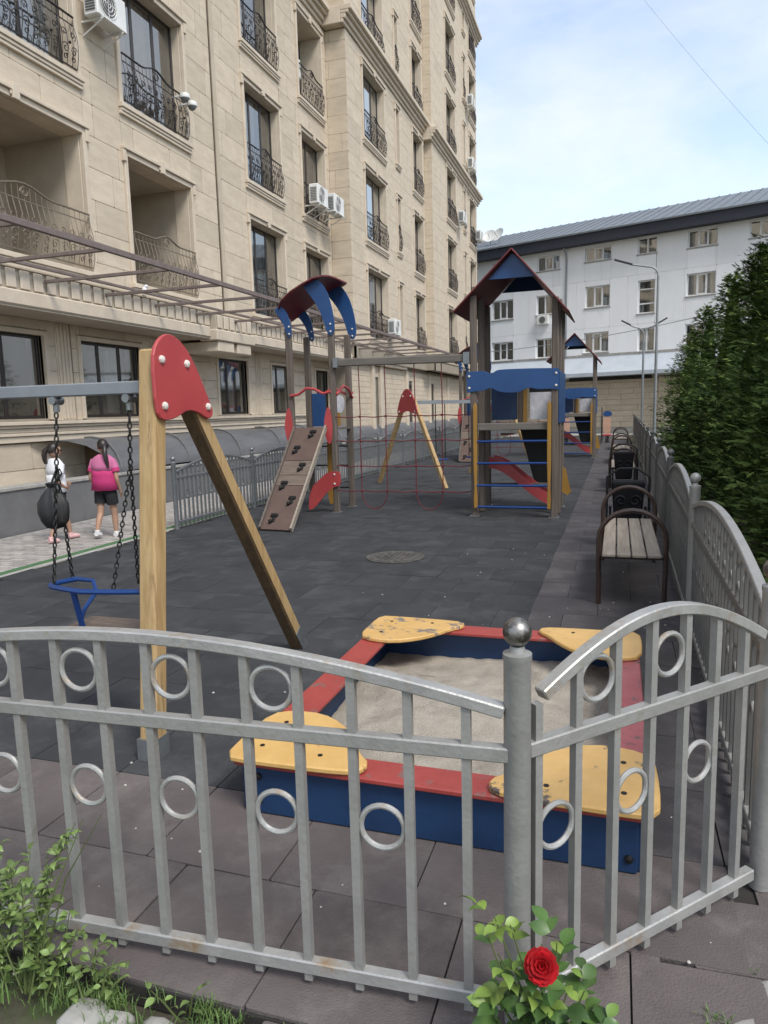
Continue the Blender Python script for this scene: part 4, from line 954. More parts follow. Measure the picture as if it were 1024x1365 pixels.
for u, v in ((.66, .07), (.30, .24), (.68, .42), (.28, .60), (.72, .74), (.32, .90)):
    c = ramp_pt(u, v); dn = (bl-tl).normalized(); sdv = (tr_-tl).normalized(); c += nrm*.006
    h_ = MB(); h_.bar(c-sdv*.055-dn*.04, c+sdv*.055-dn*.04, .06, .05, nrm); h_.bar(c-dn*.03, c+dn*.09-sdv*.0, .05, .03, nrm)
    h_.tube([c+dn*.10-sdv*.03, c+dn*.10-sdv*.03+nrm*.045], .028, 8); P(h_, 'climbing_hold', M['black'], cf, bevel=.006)
pl_ = [(-4.44, .70), (-4.50, .71), (-4.66, .71), (-4.80, .60), (-5.0, .42), (-5.06, .05), (-4.98, .05), (-4.85, .17), (-4.7, .36), (-4.55, .45), (-4.44, .47)]
P(MB().plate(rounded(pl_, 1), lambda a, b_, t_: (a, CY0-.08+t_, b_), 0, .02), 'low_board', M['red'], cf)
P(MB().plate(rounded([(-5.0, .05), (-4.88, .05), (-4.86, .6), (-4.86, 1.3), (-4.98, 1.35), (-5.0, .6)], 1), lambda a, b_, t_: (a, CY1-.05+t_, b_), 0, .02), 'step_side', M['yellow_board'], cf)
for z in (.35, .75, 1.1): P(MB().tube([(CX0+.1, CY1, z), (CX1, CY1, z)], .014, 6), 'step_rung', M['black'], cf)
mb = MB()
for z in (.5, .66): bolt(mb, (CX1-.0, CY0-.082, z), (0, -1, 0), .02)
P(mb, 'bolt_cap', M['bolt'], cf, smooth=True)
ix = child_index(); c2 = copy_tree(cf, ix); c2.location = (-2.72, 24.95, 0)
tag(c2, 'farther timber climbing frame with blue gable, standing beyond the first one', 'climbing frame', 'timber climbing frames')
for ch in [o for o in col.objects if o.parent == c2]:
    if ch.name.startswith('gable_panel'): pass

# --- second swing, farther back
s2 = thing('playground_swing', 'smaller timber swing behind the rope net, with red A-frame plates', 'swing', (-4.45, 15.6, 0), R(-33))
def a2(y):
    for sx in (-1, 1): MB().bar((sx*1.15, y, 0), (sx*.12, y, 2.0), .09, .09, (0, 1, 0)).build('leg', M['wood'], s2, bevel=.01)
    MB().plate(rounded([(-.36, 1.62), (-.27, 1.9), (-.14, 2.12), (0, 2.2), (.14, 2.12), (.27, 1.9), (.36, 1.62), (.2, 1.64), (0, 1.70), (-.2, 1.64)], 1), lambda a, b_, t_: (a, y-.055+t_, b_), -.02, 0).build('gusset_plate', M['red'], s2)
    for p_ in ((-.13, 2.02), (.13, 2.02), (-.27, 1.68), (.27, 1.68)):
        mb = MB(); bolt(mb, (p_[0], y-.076, p_[1]), (0, -1, 0), .022); mb.build('bolt_cap', M['bolt'], s2, smooth=True)
a2(0); a2(3.1)
MB().box(-.04, .04, .06, 3.02, 1.84, 1.92).build('crossbar', M['beam_steel'], s2)
for yy in (.8, 1.1, 1.9, 2.2): MB().tube([(0, yy, 1.84), (0, yy, .55)], .012, 5).build('chain', M['chain'], s2)
for yy in (.78, 1.88): MB().box(-.09, .09, yy, yy+.34, .52, .555).build('seat_board', M['blue_tube'], s2, bevel=.008)

# --- spring riders far back
def rider(x, y, label, s=1.0):
    r_ = thing('spring_rider', label, 'spring rider', (x, y, 0), 0, 'spring riders at the back')
    mb = MB(); mb.tube([(.09*s*math.cos(k*.8), .09*s*math.sin(k*.8), .02+.3*s*k/40) for k in range(41)], .014, 6); mb.build('spring', M['black'], r_, smooth=True)
    MB().box(-.20*s, .20*s, -.22, .22, .33*s, .40*s).build('seat', M['red'], r_, bevel=.02)
    MB().plate(rounded([(-.15, .42), (-.18, .8), (-.15, 1.22), (.15, 1.22), (.16, .8), (.15, .42)], 1), lambda a, b_, t_: (a*s, -.2+t_, b_*s), 0, .03).build('body_panel', M['spring'], r_)
    MB().plate(rounded([(-.20, 1.22), (-.16, 1.42), (.0, 1.46), (.18, 1.42), (.22, 1.22)], 1), lambda a, b_, t_: (a*s, -.22+t_, b_*s), 0, .05).build('head_panel', M['blue'], r_)
    MB().box(-.27*s, -.20*s, -.05, .02, 0, 1.62*s).build('post', M['wood_grey'], r_)
rider(-.42, 34.2, 'spring rider with blue head and orange body standing near the far wall')
rider(-2.15, 33.0, 'spring rider with blue head seen between the wooden posts, left of the other')

# --- benches
def bench(y, label, L_=1.85):
    r_ = thing('park_bench', label, 'bench', (.14, y, 0), 0, 'benches along the right fence')
    for q in (0, L_):
        pts = [(-.265, q, 0), (-.27, q, .50)]+[(-.27*math.cos(math.pi*k/12), q, .57+.25*math.sin(math.pi*k/12)) for k in range(13)]+[(.27, q, .50), (.265, q, 0)]
        MB().tube(pts, .021, 8).build('hoop_leg', M['bench_iron'], r_, smooth=True)
        MB().box(-.25, .25, q-.02, q+.02, .405, .432).build('cross_bar', M['bench_iron'], r_)
    for k in range(4):
        x = -.24+k*.121
        MB().box(x, x+.108, -.10, L_+.10, .434, .460).build('slat', M['slat'], r_, bevel=.005)
    return r_
bench(6.28, 'nearest bench with brown hoop legs and pale slats beside the silver fence')
bench(15.3, 'second bench from the front, half hidden behind a black bin')
bench(21.8, 'third bench from the front beside the silver fence')
bench(28.5, 'farthest bench beside the silver fence near the cream wall')
def bin_(x, y, label):
    r_ = thing('litter_bin', label, 'litter bin', (x, y, 0), 0, 'black litter bins between the benches')
    prof = [(-.15, .28), (-.19, .80), (.19, .80), (.15, .28)]
    MB().plate(prof, lambda a, b_, t_: (a, t_, b_), -.14, .14).build('bucket', M['bin_black'], r_, bevel=.02)
    f = MB()
    for fl in (-1, 1):
        f.tube([(x_+fl*.08, -.15, z_) for x_, _, z_ in spiral(0, .58, .07, .02, 1.2, 0 if fl > 0 else math.pi, 12, fl)], .008, 5)
        f.tube([(fl*.2, -.02, 0), (fl*.2, -.02, .5)], .015, 6)
    f.tube([(-.24, 0, .1), (-.24, 0, .85), (-.1, 0, .95), (.1, 0, .95), (.24, 0, .85), (.24, 0, .1)], .014, 6)
    f.tube([(-.24, 0, .02), (.24, 0, .02)], .014, 6)
    f.build('frame', M['black'], r_, smooth=True)
bin_(.14, 8.95, 'black ornate litter bin right behind the nearest bench')
bin_(.14, 14.6, 'black litter bin standing in front of the second bench')
# manhole
r_ = thing('manhole_cover', 'round worn cast-iron manhole cover in the dark rubber floor', 'manhole', (-2.44, 7.83, .003))
MB().lathe([(.345, 0), (.345, .008), (.31, .009)], n=36).build('rim', M['manhole'], r_)
MB().lathe([(.30, .005), (.30, .013)], n=36).build('lid', M['manhole'], r_)
f = MB()
for k in range(-4, 5):
    for j in range(-4, 5):
        if k*k+j*j < 17: f.box(k*.06-.018, k*.06+.018, j*.06-.018, j*.06+.018, .0135, .018)
f.build('stud', M['manhole'], r_, kind='stuff')

# ================================================================ FENCES
barm = {}
def bar_mesh(mk, w=.025):
    k = (mk, w)
    if k not in barm: barm[k] = MB().box(-w/2, w/2, -w/2, w/2, 0, 1).mesh('bar', M[mk])
    return barm[k]
ringm = {}
def ring_mesh(mk, r=.0635, t_=.0085, seg=28):
    if mk not in ringm:
        ringm[mk] = MB().sphere((-r-.003, -.006, .002), .0075, 7, 5).sphere((r+.003, -.006, -.001), .006, 7, 5).tube([(r*math.cos(2*math.pi*k/seg), 0, r*math.sin(2*math.pi*k/seg)) for k in range(seg)], t_, 8, closed=True).mesh('ring', M[mk], smooth=True, normals=False)
    return ringm[mk]
def arcz(u, ends, peak): return ends+(peak-ends)*math.sin(math.pi*min(1, max(0, u)))**.85
def fence_panel(root, o0, dirv, Ln, bars, mid, bot, fz, rings_u, rings_l, mats=('silver', 'silver_worn'), s_from=0, s_to=None, indiv=True, gap=.03, ringsize=1):
    """o0: start point (local), dirv: unit direction; fz(s)-> top height; s measured from o0"""
    s_to = Ln if s_to is None else s_to; ang = math.atan2(dirv[1], dirv[0]); loc = lambda s, z: (o0[0]+dirv[0]*s, o0[1]+dirv[1]*s, z)
    n = 22; pts = [loc(s_from+gap+(s_to-s_from-2*gap)*i/n, fz(s_from+gap+(s_to-s_from-2*gap)*i/n)) for i in range(n+1)]
    MB().sweep(pts, .042, .034).build('top_rail', M[mats[1]], root, bevel=.004)
    MB().bar(loc(s_from-.02, mid), loc(s_to+.01, mid), .036, .042).build('middle_rail', M[mats[0]], root, bevel=.004)
    MB().bar(loc(s_from+.03, bot), loc(s_to-.03, bot), .036, .042).build('bottom_rail', M[mats[1]], root, bevel=.004)
    mb = MB()
    for s in bars:
        h_ = fz(s)-.012-.02
        if indiv: link('bar', bar_mesh(mats[0]), root, loc(s, .02), (0, 0, ang), (1, 1, h_))
        else:
            p = loc(s, 0); mb.box(p[0]-.012, p[0]+.012, p[1]-.012, p[1]+.012, .02, h_)
    if not indiv and bars: mb.build('bar', M[mats[0]], root, kind='stuff', normals=False)
    rb = MB()
    for s, z in [(a, b_) for a, b_ in rings_u]+[(a, b_) for a, b_ in rings_l]:
        if indiv: link('ring', ring_mesh(mats[1] if mats[1] != 'rail_side' else 'rail_side'), root, loc(s, z), (0, 0, ang))
        else:
            p = Vector(loc(s, z)); dv = Vector((dirv[0], dirv[1], 0)); rb.tube([p+dv*.062*math.cos(k*math.pi/5)+Vector((0, 0, .062*math.sin(k*math.pi/5))) for k in range(10)], .008, 4, closed=True)
    if not indiv and (rings_u or rings_l): rb.build('ring', M[mats[0]], root, kind='stuff', normals=False)
def fence_post(root, x, y, top=1.17, r=.036, mk='silver', full=True):
    p = MB().lathe([(r, 0), (r, top-.125), (r+.002, top-.120), (r+.002, top-.105), (.022, top-.10), (.018, top-.085)], (0, 0, 0), 24).build('post', M[mk], root, smooth=True, loc=(x, y, 0))
    MB().sphere((0, 0, top-.048), .038, 20, 12).build('ball_cap', M['ball'] if full else M[mk], p, smooth=True)
# front panel: starts at the corner post and runs to the left
PA = Vector((-.238, 1.785, 0)); dA = Vector((-1.0, -.055, 0)).normalized()
fa = thing('fence_section', 'silver arched fence section across the front, with rings, left of the foreground post', 'fence', PA)
fzA = lambda s: .905+(1.055-.905)*math.sin(math.pi*min(max((s-.0)/2.32, 0), 1))**.9
barsA = [.13+.16*k for k in range(14)]
fence_panel(fa, (0, 0), dA, 2.35, barsA, .795, .064, fzA, [(.69, .925), (1.01, .935), (1.33, .935), (1.65, .925)], [(.37, .54), (.69, .545), (1.01, .55), (1.33, .555), (1.65, .56), (1.97, .56)], s_from=.0)
fence_post(fa, dA.x*2.42, dA.y*2.42)
# corner post + short angled panel
PB = Vector((-.21, 1.815, 0)); PE = Vector((.49, 2.58, 0)); dB = (PE-PB).normalized(); LB = (PE-PB).length
fb = thing('fence_section', 'short silver arched fence section between two ball-topped posts, at the foreground right', 'fence', PB)
fzB = lambda s: .915+(1.095-.915)*math.sin(math.pi*min(max(s/LB, 0), 1))**.95
fence_panel(fb, (0, 0), dB, LB, [.03, .175, .325, .475, .625, .77, .915], .80, .072, fzB, [(.25, .945), (.55, .955)], [(.10, .55), (.40, .56), (.70, .57)], s_from=.015)
fence_post(fb, -.025, -.02, 1.175); fence_post(fb, PE.x-PB.x+.02, PE.y-PB.y+.02, 1.195)
# long right fence
fr_ = thing('fence_section', 'long silver arched fence running away along the right side of the playground', 'fence', (.52, 2.6, 0))
y0 = 0.03; k = 0
while y0+2.6 < 42:
    Ln = 2.94; fz = lambda s: .95+.17*math.sin(math.pi*min(max(s/Ln, 0), 1))**.9
    drift = lambda y: .012*y
    d_ = Vector((.010, 1, 0)).normalized(); o0 = (d_.x*y0, y0)
    nb = 25; bars = [.10+(Ln-.2)*i/(nb-1) for i in range(nb)]
    ru = [((bars[i]+bars[i+1])/2, .95) for i in range(5, nb-6, 2)]; rl = [((bars[i]+bars[i+1])/2, .58) for i in range(1, nb-1, 2)]
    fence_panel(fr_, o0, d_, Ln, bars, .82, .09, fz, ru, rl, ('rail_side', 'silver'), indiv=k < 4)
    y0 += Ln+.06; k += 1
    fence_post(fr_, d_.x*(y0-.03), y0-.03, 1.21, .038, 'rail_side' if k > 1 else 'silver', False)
# left fence along the pavement
fl_ = thing('fence_section', 'grey arched fence along the light pavement at the left, behind the swing', 'fence', (-6.36, 9.24, 0))
y0 = .03; fence_post(fl_, 0, 0, 1.12, .035, 'galv', False)
k = 0
while y0 < 30:
    Ln = 2.4; fz = lambda s: .86+.18*math.sin(math.pi*min(max(s/Ln, 0), 1))**.9
    nb = 20; bars = [.09+(Ln-.18)*i/(nb-1) for i in range(nb)]
    ru = [((bars[i]+bars[i+1])/2, .90) for i in range(4, nb-5, 3)]; rl = [((bars[i]+bars[i+1])/2, .52) for i in range(1, nb-1, 3)]
    fence_panel(fl_, (0, y0), (0, 1), Ln, bars, .78, .10, fz, ru, rl, ('galv', 'galv'), indiv=k < 3)
    y0 += Ln+.05; fence_post(fl_, 0, y0-.02, 1.12, .035, 'galv', False); k += 1

# ================================================================ LAMPS, WIRES
def lamp(x, y, h_, label, two=False, reach=1.5):
    r_ = thing('street_lamp', label, 'street lamp', (x, y, 0), 0)
    MB().tube([(0, 0, 0), (0, 0, h_*.5), (0, 0, h_-.35)], [.06, .05, .04], 10).build('pole', M['lamp'], r_, smooth=True)
    for sgn in ((-1, 1) if two else (-1,)):
        n = 8; pts = [(sgn*.35*(1-math.cos(math.pi/2*k/n)), 0, h_-.35+.35*math.sin(math.pi/2*k/n)) for k in range(n+1)]+[(sgn*(reach*.62), 0, h_+.12)]
        MB().tube(pts, .03, 8).build('arm', M['lamp'], r_, smooth=True)
        MB().bar((sgn*reach*.58, 0, h_+.12), (sgn*reach, 0, h_+.34), .12, .06).build('lamp_head', M['fascia'], r_, bevel=.015)
lamp(1.30, 28, 6.55, 'tall grey street lamp with one dark arm, in front of the tree edge')
lamp(1.05, 34, 5.05, 'shorter double-armed street lamp behind the tall lamp', True, .95)
def wire(a, b_, sag, label, r=.008):
    a = Vector(a); b_ = Vector(b_); pts = []
    for k in range(25): u = k/24; p = a.lerp(b_, u); p.z -= sag*4*u*(1-u); pts.append(p)
    o = MB().tube(pts, r, 5).build('overhead_wire', M['lamp'], smooth=True); tag(o, label, 'wire')
wire((-1.78, 28.00, 18.70), (5.66, 17.50, 3.73), .35, 'thin overhead wire crossing the open sky at the upper right', .0035)
wire((-8.0, 42, 4.9), (10, 40.5, 7.4), .5, 'dark cable sagging in front of the white building', .02)

# ================================================================ TREES
def conifer(x, y, H_, Rd, seed, label, n=9000, kind='conifer_tree'):
    rg = random.Random(seed); r_ = thing(kind, label, 'tree' if kind == 'conifer_tree' else 'shrub', (x, y, 0), 0, 'conifers behind the right fence' if kind == 'conifer_tree' else 'low shrubs behind the right fence')
    MB().tube([(0, 0, 0), (.03, .02, H_*.5), (0, 0, H_*.93)], [.13, .08, .015], 8).build('trunk', M['bark'], r_, smooth=True)
    vs = []; fs = []; mi = []
    clumps = []
    for i in range(420):
        u = rg.random()**.9; z = .05+u*(H_-.15); rr = Rd*(1-u)**.60*(.66+.50*rg.random()); a = rg.random()*6.283
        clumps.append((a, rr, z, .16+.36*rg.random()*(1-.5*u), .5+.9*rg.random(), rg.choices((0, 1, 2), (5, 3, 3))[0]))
    per = n//len(clumps)
    for (a, rr, z, cr, tilt, mk) in clumps:
        base = Vector((rr*math.cos(a), rr*math.sin(a), z)); outd = Vector((math.cos(a+rg.uniform(-.4, .4)), math.sin(a+rg.uniform(-.4, .4)), .45*tilt-.15)).normalized()
        side = outd.cross(Vector((0, 0, 1))).normalized(); upv_ = side.cross(outd)
        root_ = base-outd*cr*1.5
        twigs = []
        for q in range(max(3, per//14)):
            t_ = rg.random(); th = rg.random()*6.283; rad = cr*.75*math.sqrt(rg.random())*math.sin(math.pi*min(1, t_*.8+.2))
            p = root_+outd*(cr*2.2*t_)+side*rad*math.cos(th)+upv_*rad*.45*math.sin(th)
            dd = (outd*.9+side*(math.cos(th)*.8+rg.uniform(-.3, .3))+upv_*(math.sin(th)*.4+rg.uniform(-.35, .35))).normalized()
            wv0 = dd.cross(upv_+Vector((rg.uniform(-.5, .5), rg.uniform(-.5, .5), rg.uniform(-.5, .5)))).normalized(); L0 = rg.uniform(.08, .17)
            for k in range(14):                       # a flat feathery spray: short scale-leaves on both sides of a twig
                f_ = k/14; sgn = 1 if k % 2 else -1; b0 = p+dd*L0*f_; ln = L0*.42*(1-f_*.75)*rg.uniform(.8, 1.3)
                tipv = (dd*.8+wv0*sgn*.75+Vector((0, 0, rg.uniform(-.25, .1)))).normalized(); w2 = wv0.cross(tipv).cross(tipv).normalized()*ln*.27
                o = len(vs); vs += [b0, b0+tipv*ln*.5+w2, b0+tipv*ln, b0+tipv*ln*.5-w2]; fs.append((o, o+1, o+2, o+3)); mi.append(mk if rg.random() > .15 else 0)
    me = bpy.data.meshes.new('crown'); me.from_pydata(vs, [], fs)
    for k_ in ('cypress', 'cypress_light', 'cypress_dark'): me.materials.append(M[k_])
    me.polygons.foreach_set('material_index', mi); link('crown', me, r_)
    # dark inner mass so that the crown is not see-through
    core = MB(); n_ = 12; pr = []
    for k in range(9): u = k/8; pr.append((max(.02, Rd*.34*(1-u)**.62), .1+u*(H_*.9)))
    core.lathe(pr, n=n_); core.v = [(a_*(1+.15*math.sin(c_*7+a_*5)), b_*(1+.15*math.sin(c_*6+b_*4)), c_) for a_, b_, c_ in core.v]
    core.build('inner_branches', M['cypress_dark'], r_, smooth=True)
TR = [(3.0, 4.6, 4.9, 1.85), (2.85, 7.4, 5.0, 1.60), (2.8, 10.3, 4.9, 1.50), (2.85, 13.4, 5.2, 1.60), (2.8, 16.8, 4.9, 1.50), (2.75, 20.5, 5.0, 1.55), (2.65, 24.6, 4.7, 1.45), (2.7, 29.5, 4.4, 1.5), (2.9, 34.0, 4.2, 1.5)]
TL_ = ['conifer nearest the camera, filling the lower right edge', 'second conifer along the right fence, its top rising at the right edge', 'third conifer along the right fence', 'fourth conifer along the right fence',
       'fifth conifer along the right fence', 'sixth conifer along the right fence', 'seventh conifer, close to the tall street lamp', 'eighth conifer, right behind the tall street lamp', 'last conifer, near the far cream wall']
for i, (x, y, h_, rd) in enumerate(TR): conifer(x, y, h_, rd, 50+i, TL_[i], n=190000 if i < 2 else 110000 if i < 5 else 50000)
for i, (x, y, h_, rd) in enumerate(((1.75, 3.6, 1.5, .75), (1.8, 5.4, 1.7, .8), (1.75, 7.6, 1.5, .75), (1.8, 9.6, 1.8, .8), (1.75, 12, 1.6, .75), (1.8, 15, 1.8, .8), (1.8, 18.4, 1.7, .8), (1.8, 22, 1.9, .8))):
    conifer(x, y, h_, rd, 80+i, ('low dense shrub right behind the long fence, %s' % ('closest to the front corner', 'second from the front', 'third from the front', 'fourth from the front', 'fifth from the front', 'sixth from the front', 'seventh from the front', 'farthest of the low shrubs')[i]), n=26000, kind='juniper_shrub')

# ================================================================ FOREGROUND PLANTS
def leaf_mesh(name, m_, L_=.035, W_=.020, fold=.25):
    vs = [(0, 0, 0)]; n = 5
    for k in range(1, n): u = k/n; wv = W_*math.sin(math.pi*u**.8)*.5; vs += [(u*L_, -wv, wv*fold+.004*math.sin(u*3)), (u*L_, 0, .004*math.sin(u*3)), (u*L_, wv, wv*fold+.004*math.sin(u*3))]
    vs.append((L_, 0, -.004)); fs = [(0, 1, 2), (0, 2, 3)]
    for k in range(n-2):
        a = 1+3*k; b_ = a+3; fs += [(a, b_, b_+1, a+1), (a+1, b_+1, b_+2, a+2)]
    a = 1+3*(n-2); e = len(vs)-1; fs += [(a, e, a+1), (a+1, e, a+2)]
    mb = MB(); mb.add(vs, fs); return mb.mesh(name, m_, smooth=True, normals=False)
def aim(dv, roll=0):
    q = Vector(dv).normalized().to_track_quat('X', 'Z'); return (q @ Matrix.Rotation(roll, 3, 'X').to_quaternion()).to_euler()
rb = thing('rose_bush', 'rose bush with one open red rose at the foot of the foreground fence post', 'rose bush', (-.135, 1.585, 0))
lm = [leaf_mesh('leaf', M['leaf'], .060, .040), leaf_mesh('leaf', M['leaf'], .048, .032)]; ly = leaf_mesh('leaf', M['leaf_young'], .048, .030)
rg = random.Random(11)
tips = [(-.14, .04, .36), (-.10, .05, .34), (-.155, .02, .32), (-.02, .06, .30), (.02, .02, .28), (.055, .02, .24), (.09, .0, .18), (.12, -.01, .14), (-.08, -.02, .24), (-.04, -.04, .20), (.0, -.05, .17), (.05, -.06, .14), (-.10, -.05, .17), (.08, -.06, .10), (-.05, -.07, .12), (.02, .03, .33), (-.13, .03, .27), (-.13, -.02, .13), (-.10, -.05, .08), (-.06, -.02, .05), (-.15, .0, .20), (.13, -.04, .06), (-.02, -.08, .08), (.09, .03, .22)]
cnt = 0
for ti, tp in enumerate(tips):
    b0 = Vector((rg.uniform(-.03, .03), rg.uniform(-.02, .02), -.03)); t_ = Vector((tp[0]*.95, tp[1]*.8, tp[2]*1.02+.075)); midp = b0.lerp(t_, .5)+Vector((rg.uniform(-.02, .02), rg.uniform(-.02, .02), .03))
    MB().tube([b0, midp, t_], [.0035, .003, .0018], 5).build('stem', M['stem'], rb, smooth=True)
    for q in range(4):
        u = .45+.55*q/3; c = (b0.lerp(midp, u*2) if u < .5 else midp.lerp(t_, u*2-1)); a = rg.random()*6.283
        dv = Vector((math.cos(a), math.sin(a), .35)).normalized(); side = Vector((-math.sin(a), math.cos(a), 0))
        for (f_, s_) in ((.05, 0), (.028, .9), (.028, -.9)):
            if cnt > 297: break
            p = c+dv*f_
            if (p-Vector((-.012, -.03, .385))).length < .062: continue
            d2 = (dv+side*s_*1.0).normalized()
            o = link('leaf', (ly if (ti in (0, 1, 2) or (q == 3 and rg.random() < .35)) else rg.choice(lm)), rb, p, aim((d2.x, d2.y, d2.z*.6+rg.uniform(-.25, .1)), rg.uniform(-.6, .6)), [rg.uniform(.8, 1.15)]*3); cnt += 1
# rose bloom
fc = Vector((-.012, -.03, .385)); fl = MB().sphere((0, 0, 0), .018, 10, 8).build('rose_bloom', M['petal'], rb, smooth=True); fl.location = fc
petal = MB(); vs = []; fs = []; n = 6
for i in range(n+1):
    for j in range(n+1):
        u = i/n; v = j/n*2-1; wv = .020*math.sin(math.pi*(.15+.75*u))**.7; vs.append((u*.034, v*wv, .010*u*u+.012*v*v*(1-u)-(.010*u**4)))
for i in range(n):
    for j in range(n): fs.append((i*(n+1)+j, (i+1)*(n+1)+j, (i+1)*(n+1)+j+1, i*(n+1)+j+1))
pmesh = MB().add(vs, fs).mesh('petal', M['petal'], smooth=True, normals=False)
axis = Vector((.05, -.75, .65)).normalized(); qf = axis.to_track_quat('Z', 'Y')
for ringi, (cnt_, elev, sc2, rad) in enumerate(((9, .20, 1.05, .006), (8, .45, .95, .006), (7, .75, .82, .005), (5, 1.05, .62, .004), (4, 1.3, .45, .002))):
    for k in range(cnt_):
        a = 2*math.pi*k/cnt_+ringi*.5+rg.uniform(-.15, .15); dl = Vector((math.cos(a)*math.cos(elev), math.sin(a)*math.cos(elev), math.sin(elev)))
        q = (qf @ Matrix.Rotation(a, 3, 'Z').to_quaternion() @ Matrix.Rotation(-elev+rg.uniform(-.12, .12), 3, 'Y').to_quaternion())
        o = link('petal', pmesh, fl, qf @ Vector((math.cos(a)*rad, math.sin(a)*rad, .004*ringi)), q.to_euler(), [sc2*.98]*3)
MB().tube([fc-axis*.015, fc-Vector((.0, -.03, .1)), (0, 0, .05)], .003, 5).build('stem', M['stem'], rb, smooth=True)

wl = leaf_mesh('leaf', M['weed'], .030, .0098, .2); wl2 = leaf_mesh('leaf', M['weed'], .034, .020, .2)
def weed(x, y, tips, label, seed, broad=False, ds=.022, lim=290, nm='weed_plant'):
    rg = random.Random(seed); r_ = thing(nm, label, 'plant', (x, y, 0)); c = 0
    for tp in tips:
        b0 = Vector((rg.uniform(-.06, .06), rg.uniform(-.04, .04), -.02)); t_ = Vector(tp); md = b0.lerp(t_, .55)+Vector((rg.uniform(-.03, .03), rg.uniform(-.03, .03), .04))
        pts = [b0.lerp(md, k/4) for k in range(4)]+[md.lerp(t_, k/4) for k in range(5)]
        MB().tube(pts, [.0035-.0003*k for k in range(9)], 5).build('stem', M['stem'], r_, smooth=True)
        n = int((t_-b0).length/ds)
        for k in range(n):
            u = .15+.85*k/max(1, n-1); p = (b0.lerp(md, u/.55) if u < .55 else md.lerp(t_, (u-.55)/.45)); a = rg.random()*6.283
            fan = 1 if broad else rg.choice((2, 3, 5))
            for q in range(fan):
                if c >= lim: break
                aa = a+(q-(fan-1)/2)*.5; dv = (math.cos(aa), math.sin(aa), rg.uniform(-.25, .5)); o = link('leaf', wl2 if broad or rg.random() < .2 else wl, r_, p+Vector(dv)*.006, aim(dv, rg.uniform(-.6, .6)), [rg.uniform(.7, 1.15)]*3); c += 1
    return r_
weed(-1.66, 1.53, [(-.10, .0, .22), (-.02, .04, .40), (.10, .05, .47), (.16, .04, .52), (.20, .03, .545), (.27, .03, .575), (-.06, .03, .31), (.10, .02, .36), (.12, .04, .27), (.04, .0, .25), (-.15, .02, .24), (.16, .0, .17), (.08, -.02, .17), (-.04, -.03, .17), (.06, .03, .42)],
     'tall leafy green weed rising over the front fence rail at the lower left', 5, ds=.019)
weed(-1.46, 1.53, [(.05, .03, .16), (-.05, .03, .17), (.12, .03, .12), (.0, .0, .11), (-.1, .02, .14), (.10, -.03, .07)], 'low green weed at the foot of the tall weed, lower left', 8, True, .022, 140)
weed(-1.80, 1.50, [(.05, .05, .2), (-.05, .05, .22), (.12, .03, .15), (.0, .0, .12), (-.1, .03, .16), (.08, .0, .24), (.02, .02, .28)], 'bushy weed in the extreme lower left corner', 9, False, .018, 220)
weed(-1.14, 1.545, [(.03, .02, .08), (-.12, .0, .05)], 'small weed between the rubber tiles and the broken kerb stones', 12, True, .022, 60)
weed(-1.58, 1.50, [(.0, .05, .30), (.06, .04, .26), (-.08, .04, .34), (.1, .02, .2), (-.12, .02, .22), (.03, -.02, .15), (-.03, -.03, .12), (.12, -.01, .12)], 'leafy weed between the tall weed and the kerb stone', 31, True, .017, 280)
weed(-1.86, 1.56, [(.0, .05, .36), (.06, .04, .30), (-.08, .04, .30), (.1, .02, .24), (-.12, .02, .22), (.03, -.02, .18)], 'weed at the left picture edge behind the bushy corner weed', 33, False, .016, 280)
# grass blades
gb = MB(); rg = random.Random(21)
def tuft(x, y, n, sp, h_):
    for _ in range(n):
        px_, py_ = x+rg.gauss(0, sp), y+rg.gauss(0, sp*.5); a = rg.random()*6.283; hh = h_*rg.uniform(.4, 1.1); ln = rg.uniform(.2, .8)*hh; w_ = .0016
        dx, dy = math.cos(a), math.sin(a); sx, sy = -dy*w_, dx*w_; z0 = -.03
        gb.add([(px_-sx, py_-sy, z0), (px_+sx, py_+sy, z0), (px_+dx*ln*.4+sx, py_+dy*ln*.4+sy, z0+hh*.7), (px_+dx*ln*.4-sx, py_+dy*ln*.4-sy, z0+hh*.7), (px_+dx*ln, py_+dy*ln, z0+hh*.92)], [(0, 1, 2, 3), (3, 2, 4)])
for _ in range(70): tuft(rg.uniform(-2.2, -1.0), rg.uniform(1.44, 1.60), 24, .025, rg.uniform(.03, .075))
for _ in range(5): tuft(rg.uniform(-1.1, -.7), rg.uniform(1.56, 1.60), 12, .02, .03)
tuft(.30, 1.95, 60, .02, .05); tuft(.27, 1.90, 40, .02, .05); tuft(.42, 2.16, 24, .02, .04)
for _ in range(150): tuft(rg.uniform(.75, 2.2), rg.uniform(1.2, 9), 14, .05, rg.uniform(.08, .2))
o = gb.build('grass', M['grass'], normals=False); tag(o, kind='stuff')
# kerb stones broken along the bed
def rock(x, y, sx, sy, sz, rz, label):
    mb = MB(); mb.box(-sx/2, sx/2, -sy/2, sy/2, -.06, sz); me = mb.mesh('kerb_stone', M['kerb'], bevel=.02)
    bm = bmesh.new(); bm.from_mesh(me); bmesh.ops.subdivide_edges(bm, edges=bm.edges, cuts=2, use_grid_fill=True)
    for v in bm.verts:
        v.co += Vector((mn.noise(v.co*14+Vector((x*9, 0, 0))), mn.noise(v.co*14+Vector((0, y*9, 5))), mn.noise(v.co*14+Vector((9, 0, x)))))*.014
    bm.to_mesh(me); bm.free(); me.polygons.foreach_set('use_smooth', [True]*len(me.polygons))
    o = link('kerb_stone', me, None, (x, y, 0), (0, 0, rz)); tag(o, label, 'stone', 'broken kerb stones along the bed')
rock(-1.40, 1.47, .20, .12, -.002, -.05, 'broad pale kerb stone under the weeds at the lower left')
